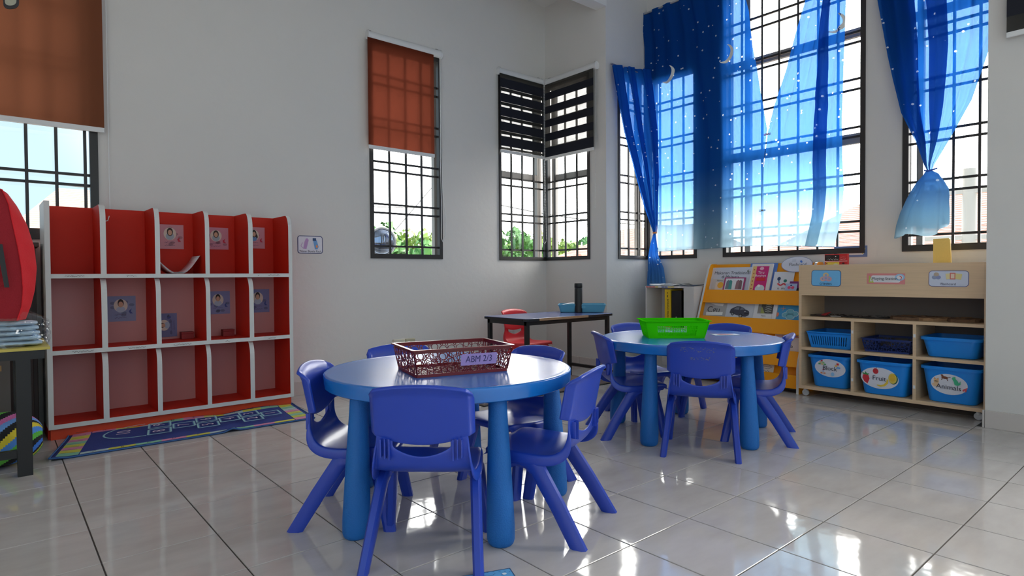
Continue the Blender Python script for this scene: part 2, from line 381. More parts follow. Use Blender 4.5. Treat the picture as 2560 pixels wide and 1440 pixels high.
# ------------------------------------------------------------------ windows with their steel grilles
H1 = [1.135, 1.409, 1.480, 1.755, 1.826, 2.108, 2.179, 2.456, 2.530]
H2 = [1.198, 1.272, 1.551, 1.624, 1.903, 1.973, 2.255, 2.331, 2.602, 2.678, 2.949, 3.036]
H3 = [1.146, 1.442, 1.517, 1.784, 1.857, 2.137, 2.212, 2.492, 2.566, 2.85, 2.92]
def window(n, P, u0, u1, z0, z1, vb, hb, mull, trans, fw=0.035, ends=(1, 1), label=None):
    r = struct('window_%d' % n)
    mb = MB()
    mb.box(P(u0, -0.010, z0), P(u1, 0.03, z0+fw)); mb.box(P(u0, -0.010, z1-fw), P(u1, 0.03, z1))
    if ends[0]: mb.box(P(u0, -0.010, z0+fw), P(u0+fw*0.85, 0.03, z1-fw))
    if ends[1]: mb.box(P(u1-fw*0.85, -0.010, z0+fw), P(u1, 0.03, z1-fw))
    mb.build('grille_frame', BLACKF, r)
    for u in vb: MB().box(P(u-0.0080, 0.0, z0+fw), P(u+0.0080, 0.014, z1-fw)).build('grille_bar', BLACKF, r)
    a0 = u0+(fw*0.85 if ends[0] else 0); a1 = u1-(fw*0.85 if ends[1] else 0)
    for z in hb: MB().box(P(a0, 0.014, z-0.0080), P(a1, 0.028, z+0.0080)).build('grille_bar', BLACKF, r)
    mb = MB(); w = 0.03
    mb.box(P(u0, 0.075, z0), P(u1, 0.12, z0+w)); mb.box(P(u0, 0.075, z1-w), P(u1, 0.12, z1))
    mb.box(P(u0, 0.075, z0+w), P(u0+w, 0.12, z1-w)); mb.box(P(u1-w, 0.075, z0+w), P(u1, 0.12, z1-w))
    for a, b in mull: mb.box(P(a, 0.078, z0+w), P(b, 0.117, z1-w))
    for a, b in trans: mb.box(P(u0+w, 0.080, a), P(u1-w, 0.115, b))
    mb.build('sash_frame', ALU, r)
    zz = [z0+w]+[q for t in trans for q in t]+[z1-w]; uu = [u0+w]+[q for t in mull for q in t]+[u1-w]
    for i in range(0, len(uu)-1, 2):
        for j in range(0, len(zz)-1, 2):
            MB().box(P(uu[i], 0.096, zz[j]), P(uu[i+1], 0.100, zz[j+1])).build('pane', GLASS, r)
    return r
w1 = window(1, PA, -1.0, 0.592, 1.115, 3.2, [-0.53, -0.37, -0.21, -0.05, 0.097, 0.248, 0.387, 0.527], [1.172, 1.45, 1.512, 1.79, 1.852, 2.14, 2.2, 2.5, 2.56], [(-0.25, -0.19)], [], fw=0.05)
w2 = window(2, PA, 2.414, 3.110, Z0, ZT, [2.597, 2.754, 2.907], H1, [], [], fw=0.038)
w3 = window(3, PA, 3.759, XB+0.012, Z0, ZT, [3.921, 4.063, 4.215], H1, [(4.33, 4.36)], [(1.845, 1.905)], ends=(1, 1))
w4 = window(4, PB, 1.297, YA-0.011, Z0, ZT, [1.774, 1.626, 1.471], H1, [(1.84, 1.87)], [(1.845, 1.905)])
w5 = window(5, PD, 4.539, XC+0.012, Z0, ZT, [4.704, 4.851], H1, [(4.93, 4.96)], [])
w6 = window(6, PC, 0.548, YD-0.011, Z0, ZT, [0.952, 0.820, 0.692], H1, [], [])
w7 = window(7, PC, -0.861, 0.284, Z0, 3.36, [0.112, -0.069, -0.213, -0.366, -0.520, -0.667], H2, [(0.075, 0.125)], [(1.865, 1.942), (2.665, 2.73)], fw=0.04)
w8 = window(8, PC, -1.66, -1.103, Z0, 3.36, [-1.40, -1.542], H3, [(-1.205, -1.165)], [(2.66, 2.72)], fw=0.045)

# ------------------------------------------------------------------ blinds
def chain(mb_pts, parent, r=0.0022, m=WHITEP, name='pull_chain'):
    MB().tube(mb_pts, r, 6).build(name, m, parent, smooth=60)
def head_rail(P, u0, u1, z, parent, d=-0.055):
    mb = MB(); n = 10
    Ls = []
    for u in (u0+0.012, u1-0.012):
        Ls.append([P(u, d+0.03+math.cos(2*PI*k/14)*0.028, z-0.035+math.sin(2*PI*k/14)*0.033) for k in range(14)])
    mb.loops(Ls); mb.build('head_rail', WHITEP, parent, smooth=40)
    for u in (u0, u1):
        s = 1 if u == u0 else -1
        Lq = [[P(u+s*q, d+0.03+math.cos(2*PI*k/14)*0.031, z-0.035+math.sin(2*PI*k/14)*0.037) for k in range(14)] for q in (0, 0.012)]
        MB().loops(Lq).build('rail_end_cap', WHITEP, parent, smooth=40)
        MB().box(P(u+s*0.02, -0.012, z-0.005), P(u+s*0.045, 0.0, z+0.012)).build('wall_bracket', ALU, parent)
def roller(name, label, P, u0, u1, ztop, zbot, fab, rail=(None, None)):
    r = thing(name, label, 'blind')
    head_rail(P, rail[0] or u0, rail[1] or u1, ztop, r)
    MB().grid(lambda u, v: P(u0+(u1-u0)*u, -0.046, zbot+(ztop-0.06-zbot)*v), 8, 20).build('fabric', fab, r)
    MB().box(P(u0, -0.052, zbot-0.030), P(u1, -0.040, zbot)).build('bottom_bar', WHITEP, r, bevel=0.003)
    return r
b1 = roller('roller_blind', 'brown roller blind half drawn over the narrow window in the back wall', PA, 2.385, 3.008, 2.85, 1.937, BROWNB, (2.392, 3.10))
chain([PA(3.075, -0.04, 2.80), PA(3.080, -0.035, 2.3), PA(3.078, -0.03, 1.9), PA(3.085, -0.03, 1.5), PA(3.08, -0.03, 1.22), PA(3.095, -0.03, 1.185), PA(3.125, -0.03, 1.25), PA(3.13, -0.03, 1.4), PA(3.1, -0.03, 1.6), PA(3.088, -0.035, 2.0), PA(3.085, -0.04, 2.80)], b1, 0.003)
b0 = roller('roller_blind', 'large dark brown roller blind over the wide window at the left', PA, -1.05, 0.622, 3.32, 1.80, BROWNB2, (-1.07, 0.65))
chain([PA(0.645, -0.03, 3.2), PA(0.645, -0.02, 2.0), PA(0.645, -0.02, 1.35), PA(0.64, -0.06, 1.28), PA(0.625, -0.09, 1.235), PA(0.60, -0.09, 1.225), PA(0.585, -0.09, 1.25)], b0, 0.003)
def zebra(label, P, u0, u1, rail, blacks, ztop, zbot, dd=0):
    r = thing('zebra_blind', label, 'blind')
    head_rail(P, rail[0], rail[1], 2.85, r)
    bl = sorted(blacks, reverse=True); z = ztop
    def dbl(za, zb):
        if dd: MB().box(P(u0, -0.0425, zb-(zb-za)*dd), P(u1, -0.0415, zb)).build('rear_band', BLACKB, r)
    for hi, lo in bl:
        if z-hi > 0.004: MB().box(P(u0, -0.0475, hi), P(u1, -0.0465, z)).build('sheer_band', GREYB, r); dbl(hi, z)
        MB().box(P(u0, -0.049, lo), P(u1, -0.0465, hi)).build('opaque_band', BLACKB, r)
        z = lo
    MB().box(P(u0, -0.0475, zbot), P(u1, -0.0465, z)).build('sheer_band', GREYB, r)
    MB().box(P(u0, -0.055, zbot-0.028), P(u1, -0.040, zbot)).build('bottom_bar', WHITEP, r, bevel=0.003)
    return r
z1 = zebra('black and grey zebra blind on the left side of the bare corner window', PA, 3.745, 4.318, (3.738, 4.31), [(2.749, 2.662), (2.607, 2.527), (2.477, 2.393), (2.339, 2.255), (2.204, 2.113)], 2.79, 2.075, 0.6)
z2 = zebra('black and grey zebra blind with bead chain, right side of the bare corner window', PB, 1.207, 1.853, (1.18, 1.86), [(2.704, 2.633), (2.570, 2.499), (2.435, 2.364), (2.300, 2.225), (2.161, 2.068)], 2.79, 2.066)
def beads(pts, parent):
    mb = MB(); P = [Vector(p) for p in pts]
    for a, b in zip(P, P[1:]):
        n = max(1, int((b-a).length/0.011))
        for k in range(n):
            c = a.lerp(b, k/n); mb.lathe([(0.0006, -0.0036), (0.0034, -0.0016), (0.0034, 0.0016), (0.0006, 0.0036)], c, 6)
    tag(mb.build('bead_chain', WHITEP, parent, smooth=80), kind='stuff')
beads([PA(4.30, -0.06, 2.78), PA(4.30, -0.06, 2.0), PA(4.295, -0.06, 1.6), PA(4.275, -0.06, 1.3), PA(4.285, -0.06, 1.215), PA(4.305, -0.06, 1.20), PA(4.322, -0.06, 1.24), PA(4.318, -0.06, 1.5), PA(4.31, -0.06, 2.0), PA(4.31, -0.06, 2.78)], z1)
beads([PB(1.19, -0.035, 2.78), PB(1.19, -0.035, 2.2), PB(1.195, -0.035, 1.9), PB(1.205, -0.035, 1.50)], z2)
z3 = zebra('black and grey zebra blind on the near right pier at the picture edge', PB, -2.7, -1.797, (-2.72, -1.78), [(2.99, 2.86), (2.79, 2.67), (2.58, 2.46), (2.37, 2.25)][:0] + [(2.84, 2.755), (2.69, 2.60), (2.53, 2.44), (2.365, 2.275)], 2.90, 2.19)

# ------------------------------------------------------------------ outdoors: what the windows show
ROOF = mat('terracotta_roof', (204, 142, 122), 0.8, noise=0.06, nscale=3); ROOF2 = mat('tan_roof', (176, 150, 130), 0.85, noise=0.1)
HWALL = mat('cream_house_wall', (226, 214, 190), 0.8); HPINK = mat('pink_house_wall', (226, 170, 150), 0.8)
LEAF = mat('tree_leaves', (70, 128, 50), 0.7, noise=0.35, nscale=1.6); LEAF2 = mat('olive_tree_leaves', (120, 150, 56), 0.7, noise=0.3, nscale=1.8)
BARK = mat('bark', (92, 74, 60), 0.9); CONC = mat('concrete', (196, 190, 182), 0.8)
tag(MB().box((-40, 3.2, -3.6), (75, 70, -3.4)).box((6.5, -45, -3.6), (75, 3.2, -3.4)).build('ground', mat('street_ground', (150, 146, 138), 0.9)), kind='structure')
def house(label, cx, cy, w, d, ze, zr, rz, roof, wallm, hip=0.25):
    t = thing('house', label, 'house', (cx, cy, -3.4), rz)
    ze += 3.4; zr += 3.4
    MB().box((-w/2+.4, -d/2+.4, 0), (w/2-.4, d/2-.4, ze)).build('house_wall', wallm, t)
    h = d/2*hip*2; mb = MB()
    a = [(-w/2, -d/2, ze), (w/2, -d/2, ze), (w/2, d/2, ze), (-w/2, d/2, ze), (-w/2+h, 0, zr), (w/2-h, 0, zr)]
    def slope(p0, p1, q1, q0, n):
        P = [Vector(p) for p in (p0, p1, q1, q0)]
        for k in range(n):
            t0, t1 = k/n, (k+1)/n
            A, B = P[0].lerp(P[3], t0), P[1].lerp(P[2], t0); C, D = P[1].lerp(P[2], t1), P[0].lerp(P[3], t1); up = Vector((0, 0, 0.010))
            mb.add([A+up, B+up, C, D, A, B], [(0, 1, 2, 3), (4, 5, 1, 0)])
    slope(a[0], a[1], a[5], a[4], 26); slope(a[2], a[3], a[4], a[5], 26); slope(a[1], a[2], a[5], a[5], 26); slope(a[3], a[0], a[4], a[4], 26)
    mb.box((-w/2, -d/2, ze-0.18), (w/2, d/2, ze-0.02)).build('roof', roof, t)
    for k in range(3):
        x = -w/3+k*w/3
        f = MB().box((x-0.6, -d/2+0.36, ze-1.9), (x+0.6, -d/2+0.42, ze-0.7)).build('window', BLACKF, t)
        MB().box((x-0.5, -d/2+0.33, ze-1.8), (x+0.5, -d/2+0.37, ze-0.8)).build('pane', mat('house_glass', (120, 140, 150), 0.1), f)
    return t
house('red tiled house seen behind the starry curtains at the right', 22.5, 1.8, 11, 8, 1.35, 3.3, PI/2, ROOF, HWALL)
house('lower red roofed house before the taller one at the right', 14.8, 1.0, 6.5, 5, 0.95, 1.85, PI/2, ROOF, HWALL)
house('red roofed house with pink walls seen through the alcove window', 20.2, 12.0, 6.5, 6, 1.5, 2.8, PI/2, ROOF, HPINK)
house('small red hipped roof beyond the bare corner window', 12.2, 8.5, 2.6, 2.6, 1.05, 1.45, 0.0, ROOF, HPINK, 0.4)
house('tan roofed house seen through the wide window at the left', 5.2, 25.0, 10, 7, 2.2, 4.2, 0.0, ROOF2, HWALL)
def tree(label, cx, cy, ztop, rad, leaf, seed, group):
    rn = random.Random(seed); t = thing('tree', label, 'tree', (cx, cy, -3.4), 0, group); H = ztop+3.4
    MB().tube([(0, 0, 0), (0.1, 0, H*0.4), (0, 0.1, H*0.8)], [0.22, 0.16, 0.06], 8).build('trunk', BARK, t, smooth=60)
    mb = MB()
    for k in range(46):
        a = rn.uniform(0, 2*PI); q = rn.random()**0.5*rad; z = H-rad*0.62+rn.uniform(-0.7, 0.75)*math.sqrt(max(0.05, 1-(q/rad)**2))*rad*0.8; c = (q*math.cos(a), q*math.sin(a), z); rr = rad*rn.uniform(0.14, 0.28)
        for m in range(46):
            th = rn.uniform(0, 2*PI); ph = math.acos(rn.uniform(-1, 1)); dv = Vector((math.sin(ph)*math.cos(th), math.sin(ph)*math.sin(th), math.cos(ph)))
            p = Vector(c)+dv*rr*rn.uniform(0.6, 1.05); s = rad*rn.uniform(0.045, 0.09); e1 = dv.orthogonal().normalized()*s; e2 = dv.cross(e1).normalized()*s*0.7
            mb.add([p-e1, p+e2, p+e1+dv*s*0.4, p-e2], [(0, 1, 2, 3)])
    tag(mb.build('crown', leaf, t), kind='stuff')
TG = 'trees beyond the back wall'
tree('leafy green tree behind the convex mirror in the narrow window', 10.2, 14.7, 2.35, 2.2, LEAF, 3, TG)
tree('olive green tree right of the mirror in the narrow window', 13.9, 19.4, 2.75, 2.0, LEAF2, 4, TG)
tree('tallest green tree at the left of the bare corner window', 19.4, 20.9, 3.45, 2.4, LEAF, 5, TG)
tree('yellowish tree at the middle of the bare corner window', 25.4, 24.2, 3.5, 2.5, LEAF2, 6, TG)
tree('distant low tree above the red roofs in the bare corner window', 32.5, 28.0, 3.9, 4.0, LEAF, 7, TG)
t = thing('utility_pole', 'concrete utility pole with cross arms outside the right window', 'pole', (10.6, -0.24, -3.4))
MB().tube([(0, 0, 0), (0, 0, 5.75)], [0.12, 0.085], 10).build('pole', CONC, t, smooth=60)
for z in (5.4, 4.75): MB().box((-0.05, -0.55, z), (0.05, 0.55, z+0.06)).build('cross_arm', CONC, t)
for y in (-0.45, 0.45): MB().lathe([(0.02, 0), (0.045, 0.04), (0.02, 0.08), (0.035, 0.11)], (0, y, 5.46), 8).build('insulator', BLACKM, t)
def cable(label, a, b, sag):
    A, B = Vector(a), Vector(b); tag(MB().tube([A.lerp(B, k/12)+Vector((0, 0, -sag*4*(k/12)*(1-k/12))) for k in range(13)], 0.012, 5).build('power_cable', mat('cable', (120, 118, 116), 0.6)), label, 'cable')
cable('thin power cable crossing the wide left window', (-6, 11.0, 3.05), (9.0, 11.6, 2.75), 0.3)
cable('stay wire slanting through the narrow window above the trees', (0.76, 7.08, -3.4), (7.3, 8.2, 2.95), 0.0)
cable('thin power cable crossing the bare corner window', (6.9, 6.2, 2.25), (12.5, 4.5, 2.0), 0.2)

# ------------------------------------------------------------------ curtains
def curtain(name, label, rows, folds, amp, nu=64, sub=6, seed=1):
    """rows: list of (left point, right point, fold depth)"""
    rn = random.Random(seed); ph = [rn.uniform(0, 6.28) for _ in range(4)]; n = len(rows)
    def at(u, v, off=0.0):
        t = v*(n-1); i = min(int(t), n-2); f = t-i; f2 = f*f*(3-2*f)*0.35+f*0.65
        L = Vector(rows[i][0]).lerp(Vector(rows[i+1][0]), f2); R = Vector(rows[i][1]).lerp(Vector(rows[i+1][1]), f2); A = rows[i][2]*(1-f)+rows[i+1][2]*f
        p = L.lerp(R, u); w = A*(math.sin(2*PI*folds*u+ph[0]+v*0.7)*0.6+math.sin(2*PI*folds*0.43*u+ph[1])*0.3+math.sin(2*PI*folds*2.3*u+ph[2]+v*2)*0.15)
        nrm = Vector((-(R-L).y, (R-L).x, 0)); nrm = nrm.normalized() if nrm.length > 1e-4 else Vector((-1, 0, 0))
        if nrm.x > 0: nrm = -nrm
        return tuple(p+nrm*(w+off))
    r = thing(name, label, 'curtain', tuple(Vector(rows[-1][0]).lerp(Vector(rows[-1][1]), 0.5))); o0 = Vector(r.location)
    MB().grid(lambda u, v: tuple(Vector(at(u, v))-o0), nu, (n-1)*sub).build('sheer_cloth', SHEER, r, smooth=80)
    hem = [tuple(Vector(at(k/nu, 1.0))-o0) for k in range(nu+1)]
    MB().tube(hem, 0.0022, 5).build('hem', SHEER, r, smooth=80)
    return r, at, o0
def crescent(at, o0, r, rows, yc, zc, R, tilt=0.5):
    zs = [q[0][2] for q in rows]
    def find(y, z):
        for i in range(len(zs)-1):
            if zs[i] >= z >= zs[i+1]:
                v = (i+(zs[i]-z)/(zs[i]-zs[i+1]))/(len(rows)-1); break
        else: v = 0
        lo, hi = 0.0, 1.0
        for _ in range(24):
            m = (lo+hi)/2
            if at(m, v)[1] > y: lo = m
            else: hi = m
        return Vector(at(lo, v, 0.003))-o0
    outer = [(R*math.cos(a), R*math.sin(a)) for a in [(-1.75+3.5*k/18) for k in range(19)]]
    inner = [(-R*0.42+R*1.0*math.cos(a), R*0.98*math.sin(a)) for a in [(-1.32+2.64*k/18) for k in range(19)]]
    ct, st = math.cos(tilt), math.sin(tilt); vs = []
    for q in outer+inner:
        x, y = q[0]*ct+q[1]*st, -q[0]*st+q[1]*ct; vs.append(find(yc-x, zc+y))
    mb = MB(); mb.add(vs, [(k, k+1, 20+k, 19+k) for k in range(18)]); mb.build('moon_print', mat('moon_print', (236, 236, 228), 0.7), r)
XF = 4.935
rowsL = [((XF, 1.118, 3.42), (XF, 0.10, 3.42), 0.020), ((XF, 1.105, 3.30), (XF, 0.07, 3.30), 0.018), ((XF, 1.081, 3.08), (XF, 0.015, 3.08), 0.014), ((XF, 1.080, 2.79), (XF, -0.015, 2.79), 0.012), ((XF, 1.05, 2.60), (XF, -0.054, 2.60), 0.012),
         ((XF, 1.02, 2.37), (XF, -0.09, 2.37), 0.012), ((XF, 0.985, 2.07), (XF, -0.144, 2.07), 0.012), ((XF, 0.954, 1.865), (XF, -0.12, 1.865), 0.012), ((XF, 0.945, 1.58), (XF, -0.100, 1.58), 0.012), ((XF, 0.938, 1.31), (XF, -0.087, 1.31), 0.012), ((XF, 0.933, 1.105), (XF, -0.031, 1.12), 0.014)]
cl, atL, oL = curtain('starry_curtain', 'wide starry blue curtain with a crescent moon, left half of the pair clipped together', rowsL, 7, 0, seed=3)
crescent(atL, oL, cl, rowsL, 0.825, 2.766, 0.085); crescent(atL, oL, cl, rowsL, 0.235, 2.79, 0.085, 0.4)
XG = 4.925
rowsR = [((XG, -0.56, 3.42), (XG, -0.80, 3.42), 0.03), ((XG, -0.44, 3.012), (XG, -0.742, 2.93), 0.026), ((XG, -0.364, 2.773), (XG, -0.738, 2.74), 0.022), ((XG, -0.292, 2.51), (XG, -0.73, 2.51), 0.020), ((XG, -0.197, 2.248), (XG, -0.724, 2.248), 0.016),
         ((XG, -0.147, 2.057), (XG, -0.718, 2.05), 0.014), ((XG, -0.107, 1.739), (XG, -0.722, 1.739), 0.014), ((XG, -0.095, 1.514), (XG, -0.733, 1.514), 0.014), ((XG, -0.087, 1.336), (XG, -0.72, 1.33), 0.014), ((XG, -0.031, 1.12), (XG, -0.667, 1.085), 0.016)]
cr, atR, oR = curtain('starry_curtain', 'starry blue curtain with a doubled dark fold, right half of the pair clipped together', rowsR, 5, 0, seed=5)
crescent(atR, oR, cr, rowsR, -0.67, 2.79, 0.09, 0.35)
for d in (0.012,):
    zN = 40
    MB().grid(lambda u, v: tuple(Vector(atR(min(1, (0.55+(0.74-0.55)*min(1, v*2.0))+(u-0.5)*(0.24-0.10*v)*0.9), v, d+0.008*math.sin(u*PI)))-oR), 8, zN).build('fold', SHEER, cr, smooth=80)
rod = tag(MB().tube([(XF+0.005, YD-0.005, 3.41), (XF+0.005, -1.70, 3.41)], 0.009, 10).build('curtain_rod', mat('rod_metal', (180, 180, 184), 0.3, metal=0.8), smooth=60), 'long metal curtain rod along the top of the alcove wall', 'curtain rod')
rows3 = [((XG, -0.93, 3.42), (XG, -1.68, 3.42), 0.03), ((XG, -0.962, 2.831), (XG, -1.67, 2.831), 0.03), ((XG, -1.03, 2.41), (XG, -1.635, 2.41), 0.028), ((XG, -1.06, 2.25), (XG, -1.59, 2.25), 0.024), ((XG, -1.114, 1.996), (XG, -1.515, 1.996), 0.022),
         ((XG, -1.207, 1.77), (XG, -1.40, 1.77), 0.02), ((XG, -1.250, 1.62), (XG, -1.312, 1.61), 0.014), ((XG, -1.268, 1.573), (XG, -1.298, 1.573), 0.006)]
c3, at3, o3 = curtain('tied_curtain', 'starry blue curtain knotted into a bunch beside the right pier', rows3, 6, 0, seed=8)
MB().grid(lambda u, v: tuple(Vector(at3(0.03+(u*0.30)*(1-0.3*v), v, 0.012))-o3), 8, 40).build('fold', SHEER, c3, smooth=80)
MB().grid(lambda u, v: tuple(Vector(at3(0.40+(u*0.16)*(1+0.5*v), v, 0.012))-o3), 8, 40).build('fold', SHEER, c3, smooth=80)
def bag_rows():   # the bunch of cloth that flares out under the knot
    pr = [(1.573, -1.283, 0.016, 0.012), (1.545, -1.296, 0.042, 0.03), (1.49, -1.290, 0.075, 0.05), (1.44, -1.287, 0.095, 0.058), (1.388, -1.275, 0.112, 0.06), (1.30, -1.255, 0.130, 0.062), (1.215, -1.243, 0.142, 0.060), (1.165, -1.240, 0.146, 0.056)]
    Ls = []
    for k, (z, yc, ry, rx) in enumerate(pr):
        L = []
        for i in range(40):
            a = 2*PI*i/40; w = 1+0.13*min(1, k/3)*math.sin(a*7+k*0.15)+0.05*math.sin(a*13+k); dz = (0.035*math.sin(a+2.2)+0.02*math.sin(3*a)) if k == len(pr)-1 else 0
            L.append((XG-0.025+rx*w*math.cos(a)*0.75-o3.x, yc+ry*w*math.sin(a)-o3.y, z+dz-o3.z))
        Ls.append(L)
    return Ls
MB().loops(bag_rows(), (False, False)).build('gathered_tail', SHEER, c3, smooth=80)
MB().tube([(XG-0.035-o3.x, -1.262-o3.y, 1.575-o3.z), (XG-0.045-o3.x, -1.283-o3.y, 1.568-o3.z), (XG-0.035-o3.x, -1.305-o3.y, 1.572-o3.z), (XG-0.03-o3.x, -1.335-o3.y, 1.580-o3.z)], 0.006, 6).build('tie_band', mat('tie_blue', (40, 90, 190), 0.6), c3, smooth=60)
rowsD = [((4.400,1.045,2.789),(4.930,1.034,2.85),0.012), ((4.464,1.030,2.483),(4.930,0.993,2.559),0.016), ((4.511,1.000,2.193),(4.930,0.953,2.246),0.018), ((4.646,0.970,1.801),(4.925,0.935,1.825),0.018), ((4.750,0.950,1.510),(4.915,0.941,1.521),0.014),
         ((4.860,0.945,1.319),(4.910,0.941,1.322),0.008), ((4.871,0.940,1.278),(4.905,0.940,1.280),0.005), ((4.90,1.00,1.181),(4.90,0.926,1.177),0.010), ((4.91,1.035,1.065),(4.91,0.917,1.062),0.014), ((4.925,1.05,0.949),(4.925,0.872,0.946),0.016), ((4.925,1.06,0.813),(4.925,0.85,0.813),0.018), ((4.925,1.06,0.597),(4.925,0.85,0.606),0.018)]
_keep = SHEER; SHEER = SHEERD
cd_, atD, oD = curtain('tied_curtain', 'starry blue curtain tied with an orange band in the alcove corner', rowsD, 5, 0, seed=11)
for u0, u1 in ((0.0, 0.22), (0.36, 0.55), (0.78, 1.0)):
    MB().grid(lambda u, v: tuple(Vector(atD(u0+u*(u1-u0), v*0.55, 0.012+0.02*(1-v)*(abs(u-0.5) < 0.4)))-oD), 8, 36).build('fold', SHEER, cd_, smooth=80)
SHEER = _keep
MB().lathe([(0.018, -0.008), (0.022, 0), (0.018, 0.008)], (4.888-oD.x, 0.938-oD.y, 1.283-oD.z), 12).build('tie_band', mat('orange_band', (210, 130, 70), 0.6), cd_, smooth=60)
tag(MB().tube([(4.385, 1.045, 2.80), (4.95, 1.045, 2.80)], 0.008, 10).build('curtain_rod', MATS['rod_metal'], smooth=60), 'short metal rod carrying the tied curtain in the alcove corner', 'curtain rod')
for lab, y, z, c in (('small red clothes peg pinching the two starry curtains together', -0.150, 2.02, (170, 40, 70)), ('small blue clothes peg lower down on the curtain seam', -0.108, 1.405, (20, 50, 140))):
    t = thing('clothes_peg', lab, 'clothes peg', (4.908, y, z), group='pegs on the curtain seam')
    MB().box((-0.006, -0.034, -0.007), (0.0, 0.02, -0.002)).build('jaw', colmat(c, 0.4), t, bevel=0.001); MB().box((-0.006, -0.034, 0.002), (0.0, 0.02, 0.007)).build('jaw', colmat(c, 0.4), t, bevel=0.001)
    MB().lathe([(0.006, -0.002), (0.006, 0.002)], (-0.006, -0.008, 0), 10, 'x').build('spring', ALU, t)

# ------------------------------------------------------------------ cubby shelf (pigeon holes)
CX, CY, CR = 0.304, 1.536, math.radians(1.0)
cub = thing('cubby_shelf', 'tall red and white pigeonhole cubby shelf with fifteen compartments against the back wall', 'shelf', (CX, CY, 0), CR)
def cw(u, v, z): return (CX+u*math.cos(CR)-v*math.sin(CR), CY+u*math.sin(CR)+v*math.cos(CR), z)
CWD, CDP, BT = 1.345, 0.296, 0.024
Zk, Zm, Zu, Zt = 0.063, 0.479, 0.898, 1.306
edges = [(0.0, BT), (0.250, 0.278), (0.522, 0.548), (0.797, 0.822), (1.058, 1.086), (CWD-BT, CWD)]
def board(name, a, b, m, band=None, **k):
    o = MB().box(a, b).build(name, m, cub, **k); return o
for x0, x1 in (edges[0],):
    MB().box((x0, 0.004, Zk), (x1-0.001, CDP, Zt)).build('side_panel', CUBW, cub); MB().box((x0, 0, Zk), (x1, 0.004, Zt)).build('edge_band', CUBW, cub)
def divider(x0, x1, z0, z1, name):
    r = 0.05
    prof = [(0.0, z0), (0.0, z1-0.10)] + [(0.055*(1-math.cos(a)), z1-0.10+0.10*math.sin(a)) for a in [PI/2*k/8 for k in range(1, 9)]] + [(CDP-0.012, z1), (CDP-0.012, z0)]
    mb = MB(); fn = lambda p, q, d: (d, p, q)
    n = len(prof); mb.cur = 0
    vs = [(x0, p, q) for p, q in prof]+[(x1, p, q) for p, q in prof]
    mb.add(vs, [tuple(range(n)), tuple(range(2*n-1, n-1, -1))]); mb.cur = 1
    mb.add(vs, [(i, n+i, n+(i+1) % n, (i+1) % n) for i in range(n)])
    mb.build(name, [CUBR, CUBW], cub)
for x0, x1 in edges[1:-1]:
    divider(x0, x1, Zk+BT, Zm-BT/2, 'divider'); divider(x0, x1, Zm+BT/2, Zu-BT/2, 'divider'); divider(x0, x1, Zu+BT/2, Zt, 'divider')
x0, x1 = edges[-1]
divider(x0, x1, Zk, Zt, 'side_panel')
for z in (Zk+BT/2, Zm, Zu):
    mb = MB(); mb.box((BT, 0.004, z-BT/2), (CWD-BT, CDP-0.012, z+BT/2)); s = mb.build('shelf_board', CUBR, cub)
    MB().box((BT, -0.001, z-BT/2), (CWD-BT, 0.004, z+BT/2)).build('edge_band', CUBW, s)
MB().box((BT, CDP-0.012, Zu+BT/2), (CWD-BT, CDP, Zt)).build('back_panel', CUBR, cub)
MB().box((BT, CDP-0.012, Zk), (CWD-BT, CDP, Zu+BT/2)).build('back_panel', CUBP, cub)
MB().box((0.01, 0.03, 0), (CWD-0.01, 0.05, Zk)).build('kick_board', ORANGE, cub)
MB().box((0.0, 0.05, 0), (BT, CDP, Zk)).build('foot_panel', CUBR, cub); MB().box((CWD-BT, 0.05, 0), (CWD, CDP, Zk)).build('foot_panel', CUBR, cub)
p = Print(lambda u, v, h: (u, -0.0012-h, v))
for u, z, w, s_ in ((0.13, Zu, 0.09, 1), (0.40, Zu, 0.05, 2), (1.22, Zu, 0.08, 3), (1.12, Zu, 0.012, 4), (0.16, Zm, 0.10, 5), (0.42, Zm, 0.09, 6), (0.66, Zm, 0.10, 7), (0.92, Zm, 0.03, 8), (1.20, Zm, 0.05, 9)):
    p.scrib(u-w/2, u+w/2, z, 0.009, (60, 60, 66), s_)
p.build(cub)
SKIN = (214, 170, 140); HAIR = (60, 44, 38)
